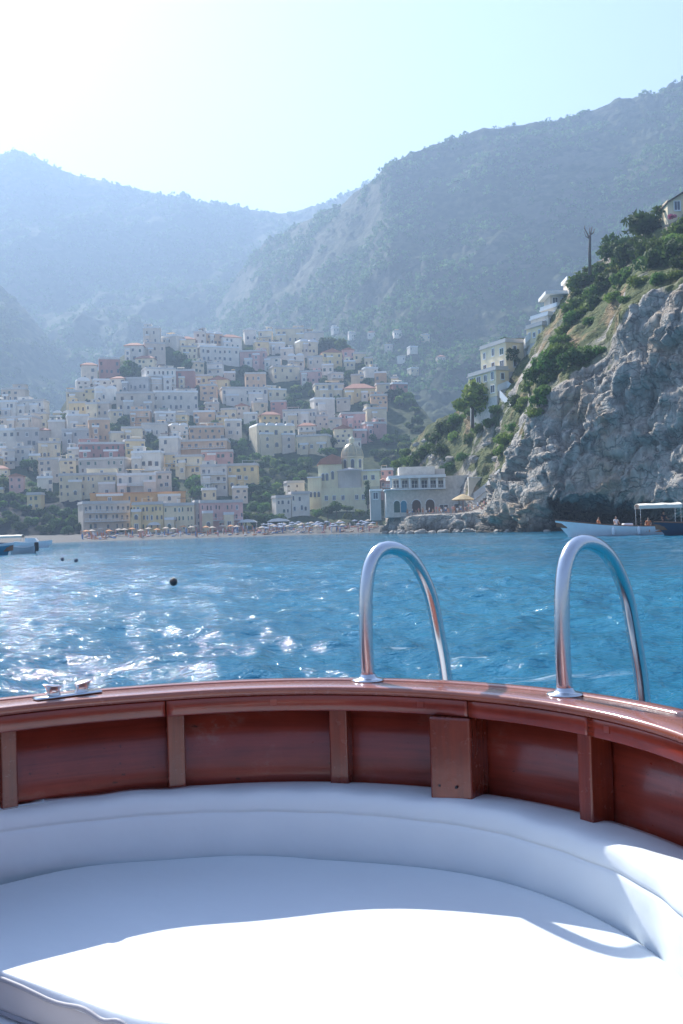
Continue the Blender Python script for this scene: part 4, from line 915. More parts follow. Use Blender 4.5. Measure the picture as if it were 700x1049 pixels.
# the last scattered houses, on the foot of the big mountain
_P = WOODS[0][0]; _n, _m = _P.shape[:2]; _i = np.arange(_n*_m).reshape(_n, _m); _q = np.stack([_i[:-1, :-1], _i[:-1, 1:], _i[1:, 1:], _i[1:, :-1]], -1).reshape(-1, 4)
MBV = BVHTree.FromPolygons([tuple(p) for p in _P.reshape(-1, 3).tolist()], [tuple(p) for p in _q.tolist()])
for px, py, lb in ((346, 342, 'tiny white house farthest up the wooded slope right of the skyline'), (362, 348, 'tiny white house on the wooded slope near the skyline end'), (381, 347, 'small pale house alone on the dark mountain slope'), (398, 360, 'small white house alone among trees on the mountain foot'), (411, 372, 'pale house with terrace on the mountain foot above the headland'), (425, 384, 'cream house lowest on the wooded mountain foot'), (436, 350, 'single white house high on the wooded mountain slope'), (408, 346, 'white cottage on the mountain slope beyond the town'), (452, 372, 'pale cottage half hidden on the mountain slope left of the cliff villa'), (424, 362, 'grey cottage between two white ones on the mountain slope')):
    v = at(px, py, 1.0)-np.array([0, 0, CAMZ]); h_ = MBV.ray_cast(Vector((0, 0, CAMZ)), Vector(v).normalized())
    if h_[0] is None: continue
    q = np.array(h_[0]); sc_m = q[1]/FPX; o = house(q-np.array([0, 3, -1.2]), 8.5*sc_m, 4.6*sc_m, 8, random.choice(['white', 'pale', 'cream', 'white']), random.uniform(-.2, .4), random.choice(['flat', 'white', 'hip']), 3, 1, found=2.2)
    tag(o, lb, 'house', 'houses on the mountain foot'); USED[lb] = 1
# ------------------------------------------------------------------ trees and bushes
def crown_mesh(name, mat, n, leaf, shape, seed, flat=1.):
    """many leaf sprays spread through a lumpy crown; unit size (about 1 wide)"""
    r = np.random.default_rng(seed); lobes = []
    for k in range(shape['lobes']):
        a = r.random()*6.28; rr = shape['spread']*math.sqrt(r.random()); lobes.append((rr*math.cos(a), rr*math.sin(a), shape['z0']+shape['zs']*r.random()*(1-.5*rr/shape['spread'] if shape['spread'] else 1), shape['r']*(.65+.6*r.random())))
    V = []; Fc = []
    for i in range(n):
        x, y, z, R = lobes[r.integers(len(lobes))]
        u = r.normal(size=3); u /= np.linalg.norm(u); c = np.array([x, y, z])+u*np.array([1, 1, shape.get('sq', .8)])*R*(.55+.5*r.random()**.6)
        nrm = u*.7+r.normal(size=3)*.6; nrm /= np.linalg.norm(nrm); t = np.cross(nrm, r.normal(size=3)); t /= np.linalg.norm(t); b = np.cross(nrm, t)
        s1 = leaf*(.6+.8*r.random()); s2 = s1*(.35+.4*r.random()); k = len(V)
        V += [c-t*s1, c+b*s2-t*s1*.1, c+t*s1+nrm*s1*.2, c-b*s2+t*s1*.15]; Fc.append((k, k+1, k+2, k+3))
    return mesh(name, V, Fc, M[mat])
def trunk_mesh(h, r0, seed, limbs=4, mat='bark'):
    r = random.Random(seed); mb = MB(); top = (r.uniform(-.05, .05), r.uniform(-.05, .05), h)
    mb.tube([(0, 0, -.25), (r.uniform(-.02, .02), r.uniform(-.02, .02), h*.5), top], [r0*1.25, r0*.95, r0*.7], 7)
    for k in range(limbs):
        a = 6.28*k/limbs+r.random(); l = r.uniform(.2, .34); z = h*r.uniform(.7, .98)
        mb.tube([(0, 0, z), (l*.5*math.cos(a), l*.5*math.sin(a), z+l*.45), (l*math.cos(a), l*math.sin(a), z+l*1.0)], [r0*.55, r0*.4, r0*.15], 5)
    return mb.me('trunk', M[mat])
SH = {'round': dict(lobes=10, spread=.32, z0=.28, zs=.5, r=.25), 'wide': dict(lobes=12, spread=.42, z0=.36, zs=.25, r=.22, sq=.65), 'bush': dict(lobes=9, spread=.36, z0=.1, zs=.32, r=.24), 'column': dict(lobes=10, spread=.06, z0=.15, zs=1.5, r=.13, sq=1.6)}
CM = {}
def crown(kind, mat, n, leaf, v):
    n = int(n*1.25); leaf *= 1.2
    k = (kind, mat, n, v)
    if k not in CM: CM[k] = crown_mesh('crown', mat, n, leaf, SH[kind], hash((kind, n, v)) % 1000 if False else (len(CM)*17+5))
    return CM[k]
TM = [trunk_mesh(.42, .035, k) for k in range(3)]
def tree(pos, size, kind, mat, label, group, cat='tree', n=420, leaf=.06, v=0, name=None, sz=None):
    if kind in ('round', 'wide'): pos = np.array(pos)-np.array([0, 0, size*.14])
    o = empty(name or ('bush' if kind == 'bush' else 'cypress' if kind == 'column' else 'tree'), tuple(pos), random.random()*6.28)
    link('trunk', TM[v % 3], o, sc=(size, size, (sz or size)*(.5 if kind == 'bush' else 1)))
    link('crown', crown(kind, mat, n, leaf, v), o, sc=(size, size, sz or size))
    tag(o, label, cat, group); USED[label] = 1; return o
spots = []
for (a, b, c, d), w_ in GREEN:
    if w_ == 2: continue
    for k in range(int((b-a)*(d-c)/95*w_)+1): spots.append((random.uniform(a, b), random.uniform(c+4, d+2)))
for k in range(70):
    x = random.uniform(-10, 400); y = random.uniform(350, 512); spots.append((x, y))
cnt = 0
for x, y in sorted(spots, key=lambda s: s[1]):
    if y < np.interp(x, TP, _tc)+3 or hits(x-3, x+3, y-5, y-1, HOUSES, .5): continue
    p = town(x, y); sz = random.uniform(8, 14)*p[1]/FPX*random.choice([1, 1, 1.3])
    kd = random.choices(['round', 'wide', 'bush', 'column'], [4, 3, 3, .6])[0]; mt = random.choices(['leaf_dark', 'leaf', 'leaf_light'], [5, 4, .7])[0]
    nm = {'leaf_dark': 'dark green', 'leaf': 'green', 'leaf_light': 'light green'}[mt]; kn = {'round': 'round tree', 'wide': 'spreading tree', 'bush': 'low bush', 'column': 'narrow cypress'}[kd]
    lb = relname(f"{nm} {kn}", x, y-4)
    tree(p-np.array([0, 0, .3]), sz*(.7 if kd == 'column' else 1), kd, mt, lb, 'trees among the houses', 'bush' if kd == 'bush' else 'tree', 480, .105, cnt % 3); cnt += 1
p = town(66, 430); tree(p, 5.2, 'round', 'leaf_light', 'bright yellow green tree beside the small yellow house', 'trees among the houses', n=420, leaf=.07, v=1)
for k, (x, y, w_) in enumerate(((40, 527, 15), (48, 534, 17), (55, 524, 14), (62, 538, 18), (68, 527, 15), (75, 536, 18), (82, 526, 14), (84, 541, 15), (52, 543, 16), (44, 543, 13), (30, 536, 15), (20, 541, 15), (12, 533, 16), (70, 545, 14))):
    p = town(x, y); lb = relname('dark shrub' if k % 2 else 'dense dark bush', x, y-3); tree(p-np.array([0, 0, .4]), w_*p[1]/FPX, 'bush', 'leaf_dark', lb, 'bushes on the low cliff by the beach', 'bush', 420, .09, k % 3)
for x, y, s_, kd, mt, lb in ((345, 525, 5.6, 'round', 'leaf_dark', 'big dark tree in front of the church apse'), (336, 528, 4.6, 'round', 'leaf_dark', 'dark tree left in front of the church wall'), (325, 528, 4.5, 'bush', 'leaf', 'bush at the left foot of the church wall'), (356, 524, 3.8, 'wide', 'leaf', 'tree close under the church windows'), (368, 529, 4.5, 'bush', 'leaf_light', 'yellow green bush above the right end of the beach'), (380, 528, 4, 'bush', 'leaf_light', 'smaller yellow green bush by the rocks at the end of the beach'), (357, 531, 3.6, 'bush', 'leaf_light', 'light bush on the beach wall below the church'), (377, 517, 5.5, 'column', 'leaf_dark', 'dark cypress at the right corner of the church')):
    tree(at(x, y, 336 if y > 515 else 345), s_, kd, mt, lb, 'trees below the church', 'bush' if kd == 'bush' else 'tree', 420, .075, int(x) % 3)
for i, x in enumerate((252, 262, 271, 280, 289)):
    tree(at(x, 537, 336), 6.5-.4*i % 2, 'round', ('leaf_dark', 'leaf', 'leaf_dark')[i % 3], ('dark round tree touching the pink beach hotel', 'green round tree second from the pink beach hotel', 'dark round tree in the middle of the beach trees', 'green tree third from the church on the beach', 'dark round tree nearest the beach steps')[i], 'trees behind the beach', n=420, leaf=.075, v=i)
# ------------------------------------------------------------------ people
def person_mesh(pose, top, legs, hair, seed=0):
    """one continuous skinned body; clothes and skin by region"""
    r = random.Random(seed); j = []; e = []
    def J(p, rad, reg, par=None):
        j.append((p, rad, reg)); 
        if par is not None: e.append((par, len(j)-1))
        return len(j)-1
    seat = pose == 'sit'; hz_ = .50 if seat else .92
    pel = J((0, 0, hz_), (.155, .115), 'leg'); wa = J((0, .0, hz_+.2), (.135, .10), 'top', pel); ch = J((0, .0, hz_+.40), (.165, .11), 'top', wa); nk = J((0, -.01, hz_+.56), (.055, .055), 'skin', ch)
    hd = J((0, -.03, hz_+.66), (.078, .09), 'skin', nk); J((0, -.015, hz_+.78), (.075, .09), 'hair', hd)
    for s in (-1, 1):
        sh = J((s*.19, 0, hz_+.47), (.055, .055), 'top', ch); a = r.uniform(-.1, .25)
        el = J((s*.25, -.04-a*.3, hz_+.20), (.042, .042), 'skin', sh); wr_ = J((s*.22, -.14-a, hz_+.04+a*.3), (.03, .03), 'skin', el); J((s*.215, -.20-a, hz_+.0+a*.4), (.036, .02), 'skin', wr_)
        hp = J((s*.095, -.01, hz_-.06), (.09, .09), 'leg', pel)
        if seat: kn = J((s*.12, -.44, hz_-.02), (.062, .062), legs[1], hp); an = J((s*.12, -.46, .08), (.04, .04), 'skin', kn)
        else: kn = J((s*.10, -.02, .49), (.062, .062), legs[1], hp); an = J((s*.10, .01, .08), (.04, .04), 'skin', kn)
        J((s*.11, (-.60 if seat else -.13), .04), (.04, .03), 'skin', an)
    me = D.meshes.new('body_src'); me.from_pydata([q[0] for q in j], e, []); o = D.objects.new('body_src', me); C.objects.link(o)
    sk = o.modifiers.new('skin', 'SKIN'); 
    for i, q in enumerate(j): me.skin_vertices[0].data[i].radius = q[1]; me.skin_vertices[0].data[i].use_root = (i == 0)
    su = o.modifiers.new('sub', 'SUBSURF'); su.levels = 1; su.render_levels = 1
    dg = bpy.context.evaluated_depsgraph_get(); dg.update(); m2 = D.meshes.new_from_object(o.evaluated_get(dg)); D.objects.remove(o); D.meshes.remove(me)
    m2.name = 'person'; m2.materials.clear()
    for n_ in ('skin', top, legs[0], 'hair' if hair else 'shirt_beige'): m2.materials.append(M[n_])
    P = np.array([q[0] for q in j]); reg = {'skin': 0, 'top': 1, 'leg': 2, 'hair': 3}
    for f in m2.polygons:
        c = np.array(f.center); k = int(((P-c)**2).sum(1).argmin()); f.material_index = reg[j[k][2]]; f.use_smooth = True
        if j[k][2] == 'skin' and c[2] > hz_+.68 and (c[1] > -.03 or c[2] > hz_+.79): f.material_index = 3
    return m2
PM = {}
def person(pos, rz, key, label, group=None, sc=1.):
    if key not in PM: PM[key] = person_mesh(*key, seed=len(PM))
    o = link('person', PM[key], None, tuple(pos), rz, (sc, sc, sc)); tag(o, label, 'person', group); return o

# ------------------------------------------------------------------ boats
def hull_mesh(L, B, Fb, Fs, draft=.5, transom=.75, mats=('white_paint',), band=None):
    """bow at +x. freeboard Fb at bow, Fs amidships; open top with inner skin and deck"""
    n = 22; V = []; secs = []
    for i in range(n+1):
        t = i/n; x = -L/2+L*t
        wdt = B/2*(1-max(0, (t-.45)/.55)**2.2)*(transom+(1-transom)*min(1, t/.4)); shr = Fs+(Fb-Fs)*max(0, (t-.35)/.65)**1.8+.12*max(0, (.3-t)/.3)
        xk = x+(.10*L*(t**6)); wdt = max(wdt, .02)
        row = [(xk, wdt, shr), (xk*1-.0, wdt*.985, shr-.14), (x, wdt*.88, .12), (x, wdt*.62, -draft*.55), (x-.02*L*t**4, .0, -draft*(1-.5*t**5))]
        secs.append(row+[(a, -b, c) for a, b, c in row[-2::-1]])
    k = len(secs[0]); 
    for s_ in secs: V += s_
    Fc = []; fm = []
    for i in range(n):
        for j_ in range(k-1):
            Fc.append((i*k+j_, i*k+j_+1, (i+1)*k+j_+1, (i+1)*k+j_)); fm.append(1 if band and j_ in (0, k-2) else 0)
    Fc.append(tuple(range(k-1, -1, -1))); fm.append(0)
    return V, Fc, fm, secs
def make_boat(name, label, pos, heading, L, B, Fb, Fs, hullmat, bandmat, deckmat='boat_wood', deckz=.30, cat='boat', group=None):
    r = empty(name, tuple(pos), heading)
    V, Fc, fm, secs = hull_mesh(L, B, Fb, Fs, band=bandmat); mb = MB().add(V, Fc); mb.m = fm; mb.build('hull', [M[hullmat], M[bandmat or hullmat]], r, True)
    up = [s_[0] for s_ in secs]; k = len(up)
    mb = MB(); P = [(x, y*.93, z-.02) for x, y, z in up]; Q = [(x, -y*.93, z-.02) for x, y, z in up]; lo = lambda p: (p[0]-.02*p[0], p[1]*.72, max(deckz, p[2]-.6))
    for A in (P, Q):
        Bq = [lo(p) for p in A]; mb.add(A+Bq, [(i, i+1, k+i+1, k+i) for i in range(k-1)])
    mb.add([lo(p) for p in P]+[lo(p) for p in Q], [(i, i+1, k+i+1, k+i) for i in range(k-1)]); mb.build('deck', M[deckmat], r)
    g = MB()
    for s_ in (1, -1): g.tube([(x, s_*y*.97, z+.015) for x, y, z in up], .055, 6)
    g.build('gunwale', M['boat_wood' if name == 'tour_boat' else bandmat or 'trim'], r)
    tag(r, label, cat, group); return r
def canopy(r, x0, x1, hw, z, z0, mat, arch=.18, posts=((0, 1), (1, 1), (0, -1), (1, -1))):
    n = 8; mb = MB(); V = []
    for x in np.linspace(x0, x1, 6):
        for t in np.linspace(-1, 1, n+1): V.append((x, hw*t, z+arch*(1-t*t)+.03*math.sin(x*4)))
    k = n+1; V2 = [(x, y, zz-.03) for x, y, zz in V]; q = len(V)
    Fc = [(i*k+j, (i+1)*k+j, (i+1)*k+j+1, i*k+j+1) for i in range(5) for j in range(n)]
    mb.add(V+V2, Fc+[tuple(a+q for a in f[::-1]) for f in Fc]+[(j, j+1, q+j+1, q+j) for j in range(n)]+[(5*k+j+1, 5*k+j, q+5*k+j, q+5*k+j+1) for j in range(n)])
    for s_ in (-1, 1): mb.box(x0, x1, s_*hw-.012, s_*hw+.012, z-.28, z+.0)
    c = mb.build('canopy', M[mat], r)
    for a, s_ in posts:
        x = x0+.1 if a == 0 else x1-.1; MB().tube([(x, s_*(hw-.05), z0), (x, s_*(hw-.05), z)], .022, 6).build('pole', M['steel'], c)
    return c
# tour boat on the right, bow pointing left
Yb = 88.
def bz(px, py, Y=Yb): return at(px, py, Y)
bow = bz(586, 536); tb = make_boat('tour_boat', 'white wooden tour boat with cream canopy moored below the cliff, bow pointing left', (bow[0]+5.0, Yb, 0), PI-.10, 10.6, 2.7, 1.5, .74, 'white_paint', None, 'boat_wood', .22)
canopy(tb, -4.3, -.7, 1.15, 2.55, .6, 'canvas')
MB().box(1.2, 3.4, -.75, .75, .70, .86, bev=.05).build('sun_pad', M['shirt_beige'], tb); MB().box(-.25, .55, -.6, .6, .22, 1.05, bev=.06).build('console', M['white_paint'], tb)
for s_ in (-1, 1): MB().box(-4.2, -.6, s_*.95-.22, s_*.95+.22, .22, .66, bev=.04).build('bench', M['shirt_orange'], tb)
MB().tube([(5.0, 0, 1.2), (5.25, 0, 1.45)], .04, 6).build('bow_post', M['boat_wood'], tb)
for x in (-3.7, -.55, 1.6):
    f = MB().lathe([(0, -.36), (.09, -.33), (.13, -.22), (.14, 0), (.13, .2), (.08, .3), (.03, .34), (.03, .40), (0, .40)], 0, 0, 12)
    f.v = [(a+x, b+1.38, c+.38) for a, b, c in f.v]; f.build('fender', M['white_paint'], tb, True)
ca, sa = math.cos(PI-.10), math.sin(PI-.10)
def onboat(x, y, z, b=tb): return (b.location[0]+ca*x-sa*y, b.location[1]+sa*x+ca*y, z)
person(onboat(1.15, .15, .42), .3, ('sit', 'shirt_white', ('shirt_white', 'skin'), True), 'person in white sitting on the foredeck of the tour boat')
person(onboat(-2.9, .25, .30), .5, ('stand', 'shirt_dark', ('shirt_dark', 'leg'), True), 'person in dark clothes standing under the cream canopy', sc=1.0)
person(onboat(-1.5, .75, .22), -.4, ('sit', 'shirt_orange', ('shirt_dark', 'skin'), True), 'person in orange top sitting on the side bench under the canopy')
person(onboat(2.6, -.2, .40), .9, ('sit', 'shirt_orange', ('shirt_beige', 'skin'), True), 'sunbathing person in orange sitting nearest the bow of the tour boat')
p = bz(712, 540, 80); sb = make_boat('tour_boat', 'dark blue boat with beige canopy at the right edge, overlapping the white tour boat', (p[0]+1.3, 80, 0), PI-.25, 7.2, 2.4, 1.1, .85, 'navy', 'navy', 'boat_wood', .25)
canopy(sb, -2.8, 1.9, 1.0, 2.45, .7, 'canvas_beige')
MB().box(.6, 1.3, -.5, .5, .25, 1.25, bev=.06).build('console', M['white_paint'], sb)
# boats at the left edge
p = at(0, 566, 84); la = make_boat('motorboat', 'turquoise motorboat with passengers cut by the left edge', (p[0]-1.7, 84, 0), -.12, 5.0, 1.9, .95, .66, 'teal', 'white_paint', 'boat_wood', .2)
canopy(la, -2.2, 1.2, .9, 1.85, .6, 'canvas')
person((p[0]-1.2, 84, .3), .3, ('sit', 'shirt_pink', ('shirt_dark', 'skin'), True), 'person in pink sitting in the turquoise motorboat'); person((p[0]-.7, 84.2, .28), -.5, ('sit', 'shirt_dark', ('shirt_dark', 'skin'), True), 'person in dark clothes sitting in the turquoise motorboat')
p = at(24, 566, 88); lb_ = make_boat('dinghy', 'grey white inflatable dinghy with outboard beside the turquoise motorboat', (p[0], 88, 0), PI+.1, 2.1, 1.2, .62, .48, 'rubber', 'rubber', 'rubber', .2)
MB().box(-1.3, -.98, -.2, .2, .15, .95, bev=.05).build('outboard_engine', M['black'], lb_)
p = at(33, 556, 140); lc = make_boat('cabin_boat', 'white cabin motorboat with low windscreen beyond the dinghy', (p[0], 140, 0), .1, 4.6, 1.9, .95, .75, 'white_paint', 'white_paint', 'white_paint', .3)
mb = MB().prism([(-.9, .7), (1.0, .7), (.5, 1.35), (-.8, 1.4)], -.7, .7); mb.build('cabin', M['white_paint'], lc)
p = at(14, 555, 150); ld = make_boat('ferry_boat', 'white boat with long flat awning moored behind the turquoise motorboat', (p[0], 150, 0), .05, 5.4, 2.0, .9, .7, 'white_paint', 'navy', 'boat_wood', .3); canopy(ld, -2.4, 1.4, .9, 1.75, .6, 'canvas')
# mooring buoys
for px, py, s_, lb, mt in ((178, 596, .10, 'dark mooring buoy floating alone in the middle of the sparkling water', 'black'), (64, 571, .10, 'tiny dark buoy off the left boats, nearer to them', 'navy'), (78, 572.5, .10, 'tiny dark buoy off the left boats, farther out from them', 'navy')):
    Y = CAMZ*FPX/(py-hz(px)+3); p = at(px, py, Y); MB().lathe([(0, -s_), (s_*.7, -s_*.75), (s_, 0), (s_*.92, s_*.45), (s_*.7, s_*.8), (s_*.3, s_*1.0), (s_*.2, s_*1.12), (0, s_*1.12)], 0, 0, 16).build('buoy', M[mt], None, True, loc=(p[0], p[1], .07)); o = C.objects[-1]; tag(o, lb, 'buoy')

# ------------------------------------------------------------------ on the beach
def beach_pt(px, t):
    yf = np.interp(px, [-100, 40, 100, 200, 395, 420], [262, 268, 290, 300, 303, 300]); Y = yf-5+(331-yf+5)*t; a = at(px, hz(px), Y); return np.array([a[0], Y, beach_z(t)])
UM = {}
for k, mts in (('blue', ('umbrella_blue', 'trim')), ('white', ('shirt_beige', 'trim')), ('orange', ('roof_orange', 'trim'))):
    mb = MB(); mb.tube([(0, 0, -.3), (0, 0, 2.35)], .04, 5, 1)
    V = [(0, 0, 2.4)]+[(1.15*math.cos(a), 1.15*math.sin(a), 1.95) for a in np.arange(8)*PI/4]+[(1.15*math.cos(a), 1.15*math.sin(a), 1.78) for a in np.arange(8)*PI/4]
    mb.add(V, [(0, 1+j_, 1+(j_+1) % 8) for j_ in range(8)]+[(1+j_, 9+j_, 9+(j_+1) % 8, 1+(j_+1) % 8) for j_ in range(8)], 0); UM[k] = mb.me('beach_umbrella', [M[mts[0]], M[mts[1]]])
for row, t in enumerate((.34, .5, .66, .82)):
    for i in range(17):
        px = 268+i*7+(row % 2)*3+random.uniform(-2.2, 2.2)
        if px > 386-2*row or random.random() < .2: continue
        k = 'blue' if (i*3+row) % 4 else 'white'
        tag(link('beach_umbrella', UM[k], None, tuple(beach_pt(px, t+random.uniform(-.05, .05))), 0, (.85, .85, random.uniform(.85, 1))), 'blue beach umbrella standing in the dense rows below the church' if k == 'blue' else 'beige beach umbrella standing in the dense rows below the church', 'umbrella', f'{"blue" if k == "blue" else "beige"} umbrellas in rows on the beach')
for i in range(20):
    px = 88+i*8.2+random.uniform(-2, 2); k = 'orange' if i % 3 == 0 else 'white'
    tag(link('beach_umbrella', UM[k], None, tuple(beach_pt(px, random.uniform(.35, .8)))), f'{"orange" if k == "orange" else "beige"} beach umbrella on the pebbles in front of the beach hotels', 'umbrella', f'{k} umbrellas before the hotels')
for i, (a, b, y) in enumerate(((224, 241, 540), (244, 264, 539), (274, 298, 538), (152, 166, 541))):
    px = (a+b)/2; q = beach_pt(px, .9); s = q[1]/FPX; w_ = (b-a)*s
    r = empty('pavilion_tent', tuple(q)); c = MB().prism([(-w_/2, 2.3), (w_/2, 2.3), (w_*.3, 3.1), (0, 3.4), (-w_*.3, 3.1)], -1.5, 1.5).build('canopy', M['roof_white'], r)
    for s_ in (-1, 1):
        for y_ in (-1.4, 1.4): MB().box(s_*w_*.46-.05, s_*w_*.46+.05, y_-.05, y_+.05, -.5, 2.3).build('pole', M['trim'], r)
    tag(r, ('white canopy tent in front of the pink beach hotel', 'wide white canopy tent between the pink hotel and the beach trees', 'long white canopy tent at the foot of the beach steps', 'small white canopy tent in front of the cream yellow hotel')[i], 'tent', 'white canopies behind the beach')
mb = MB()                                                            # the crowd of bathers, far off
for i in range(330):
    px = random.uniform(82, 388); q = beach_pt(px, random.uniform(.2, .95)); m_ = random.randrange(5); h_ = random.choice([1.6, 1.7, .9, .6]); w_ = .22
    if h_ < 1: mb.sphere((q[0], q[1], q[2]+.2), (.7, .3, .2), 6, 4, m_); mb.sphere((q[0]+.6, q[1], q[2]+.45), (.13, .13, .16), 6, 4, 0)
    else: mb.lathe([(.12, 0), (.17, h_*.3), (.2, h_*.5), (.24, h_*.75), (.08, h_*.84), (.11, h_*.9), (.1, h_*.97), (0, h_)], q[0], q[1], 6, m_); mb.v[-48:] = [(a, b, c+q[2]) for a, b, c in mb.v[-48:]]
tag(mb.build('crowd', [M['skin'], M['shirt_white'], M['shirt_pink'], M['shirt_blue'], M['shirt_orange']], None, True), 'crowd of bathers spread along the pebble beach', 'crowd', None, 'stuff')

# ------------------------------------------------------------------ the buildings of the headland
def boxat(n, a, b, yt, yb, Y, d, mat, par, o, mb=None):
    """box whose front spans photo pixels a..b, yt..yb at depth Y; o = origin of the thing"""
    A = at(a, yb, Y); B_ = at(b, yb, Y); T = at((a+b)/2, yt, Y); Bm = at((a+b)/2, yb, Y); new = mb is None; mb = mb or MB()
    mb.box(A[0]-o[0], B_[0]-o[0], Y-o[1], Y-o[1]+d, Bm[2]-o[2], T[2]-o[2])
    return mb.build(n, M[mat], par) if new else mb
O = at(435, 527, 224); rs = empty('restaurant', tuple(O))
tag(rs, 'white colonnaded restaurant above stone arches on the rocks left of the cliff', 'restaurant')
low = boxat('stone_base', 396, 481, 501.5, 529, 222, 9, 'stone', rs, O)
for px, w_, h_, k, mt in ((407, 1.3, 2.6, 'arch', 'shutter_green'), (414, 1.3, 2.6, 'arch', 'teal'), (427, 1.9, 2.8, 'arch', 'shutter_brown'), (441, 1.9, 2.9, 'arch', 'shutter_brown'), (455, 1.8, 1.7, 'rect', 'glass_dark'), (470, 1.8, 1.9, 'rect', 'glass_dark')):
    q = at(px, 525, 222)-O; link('arch_window', win_mesh(k, w_, h_, mt), rs, (q[0], q[1], q[2]))
sl_ = boxat('terrace_slab', 394, 457, 500.2, 501.4, 220.6, 10, 'trim', rs, O)
up = boxat('upper_room', 402, 455, 489.6, 500.1, 223.2, 7, 'plaster_white', rs, O)
boxat('roof', 398, 457, 486.6, 489.5, 220.3, 10.5, 'roof_white', rs, O)
for px in (401, 410, 420, 430, 440, 448, 455.5):
    q = at(px, 500.1, 221)-O; t_ = at(px, 489.6, 221)-O; MB().box(q[0]-.22, q[0]+.22, q[1]-.2, q[1]+.2, q[2], t_[2]).build('column', M['roof_white'], rs)
for px in (406, 415, 425, 435, 444, 452): q = at(px, 499.6, 223.2)-O; link('window', win_mesh('rect', 1.25, 1.6, 'glass_dark'), up, (q[0], q[1], q[2]))
boxat('stone_wing', 456.5, 481, 487, 501.4, 223, 8, 'stone', rs, O); boxat('upper_terrace', 409, 446, 478, 486.5, 225, 6, 'stone', rs, O); boxat('low_wall', 446.2, 456, 480, 486.5, 226, 5, 'plaster_grey', rs, O)
rl = MB()
for px in np.arange(396, 457, 2.6): q = at(px, 500.1, 220.7)-O; rl.box(q[0]-.03, q[0]+.03, q[1]-.03, q[1]+.03, q[2], q[2]+.85)
a, b = at(396, 500.1, 220.7)-O, at(456, 500.1, 220.7)-O; rl.tube([(a[0], a[1], a[2]+.87), (b[0], b[1], b[2]+.87)], .035, 5); rl.build('railing', M['trim'], rs)
O = at(385, 528, 228); kt = empty('stone_tower', tuple(O)); boxat('wall', 380, 391, 503, 533, 228, 4, 'plaster_grey', kt, O); boxat('roof_terrace', 379, 392, 501, 502.9, 227.6, 5, 'trim', kt, O); q = at(385, 511, 228)-O; link('window', win_mesh('rect', 1.0, 1.4, 'glass_dark'), kt, (q[0], 0, q[2]))
tag(kt, 'small stone tower at the left end of the restaurant rocks', 'tower')
O = at(487, 506, 214); wl = empty('retaining_wall', tuple(O)); boxat('wall', 480.5, 494, 489.5, 508, 214, 1.2, 'plaster_white', wl, O); boxat('coping', 480, 494.5, 488.6, 489.4, 213.8, 1.6, 'trim', wl, O); tag(wl, 'whitewashed retaining wall right of the restaurant terrace', 'wall')
def stair(pts, wd, label, mat='roof_white', name='stairway'):
    """flight of steps with a parapet following 3-D points"""
    P = [np.array(p) for p in pts]; O = P[0].copy(); r = empty(name, tuple(O)); st_ = MB(); pr = MB()
    for a, b in zip(P[:-1], P[1:]):
        n = max(3, int(abs(b[2]-a[2])/.35)); d = (b-a); s = np.cross(d, [0, 0, 1.]); s /= np.linalg.norm(s)+1e-9
        if s[1] < 0: s = -s
        for i in range(n):
            c = a+d*i/n-O; e_ = a+d*(i+1)/n-O; z = max(c[2], e_[2]); V = [c, e_, e_+s*wd, c+s*wd]
            st_.add([(v[0], v[1], z-2.2) for v in V]+[(v[0], v[1], z) for v in V], [(3, 2, 1, 0), (4, 5, 6, 7), (0, 1, 5, 4), (1, 2, 6, 5), (2, 3, 7, 6), (3, 0, 4, 7)])
        c, e_ = a-O, b-O; V = [c-s*.25, e_-s*.25, e_-s*.01, c-s*.01]
        pr.add([(v[0], v[1], v[2]-.9) for v in V]+[(v[0], v[1], v[2]+.6) for v in V], [(3, 2, 1, 0), (4, 5, 6, 7), (0, 1, 5, 4), (1, 2, 6, 5), (2, 3, 7, 6), (3, 0, 4, 7)])
    st_.build('steps', M['stone'], r); pr.build('parapet', M[mat], r); tag(r, label, 'stairs'); return r
stair([at(486, 508, 205), at(500, 497, 203), at(513, 483, 190)], 1.6, 'grey stairway climbing from the restaurant terrace towards the cliff', 'plaster_grey')
stair([at(510, 397, 219), at(520, 393, 219.5), at(532, 402, 218), at(529, 408, 216)], 1.2, 'white zigzag steps just below the cream cliff villa')
stair([at(513, 403, 216), at(523, 414, 212), at(528, 424, 208)], 1.2, 'white steps leading down the rock under the cream cliff villa')
stair([at(538, 348, 222), at(553, 333, 222), at(567, 317, 222)], 2.0, 'white stair wall climbing between the villa and the white house')
def corner_house(corner, rz, w, d, h, wall, cols, floors, label, roof='flat', **k):
    o = np.array(corner)-np.array([math.cos(rz), math.sin(rz), 0])*w/2
    r = house(o, w, h, d, wall, rz, roof, cols, floors, name='villa', found=.3, **k); MB().box(-w/2+.1, w/2-.1, .1, d-.1, -6, -.301).build('base_wall', M['stone'], r)
    for f in range(floors):
        link('window', win_mesh('rect', .8, min(1.5, h/floors*.5), 'glass_dark'), r, (w/2, d*.5, f*h/floors+h/floors*.27), PI/2)
    tag(r, label, 'villa'); return r
s = 220/FPX; rz = math.radians(-66); cw = math.cos(rz); sw = -math.sin(rz)
corner_house(at(509, 404, 219), rz, 22*s/cw, 14*s/sw, 25*s, 'cream', 4, 2, 'lower cream block of the villa clinging to the cliff edge', winscale=1.2)
v_ = corner_house(at(519, 379, 223), rz, 20*s/cw, 20*s/sw, 29*s, 'cream', 3, 2, 'upper cream block of the cliff villa with ivy on its side wall', balcony=(0,), winscale=1.1)
MB_ = crown_mesh('ivy', 'leaf_dark', 420, .32, dict(lobes=14, spread=1.3, z0=2.2, zs=3.2, r=.75), 77); iv = link('ivy', MB_, v_, (20*s/cw/2+.15, 14*s/sw*.5, 0), sc=(.45, 1.15, 1.0))
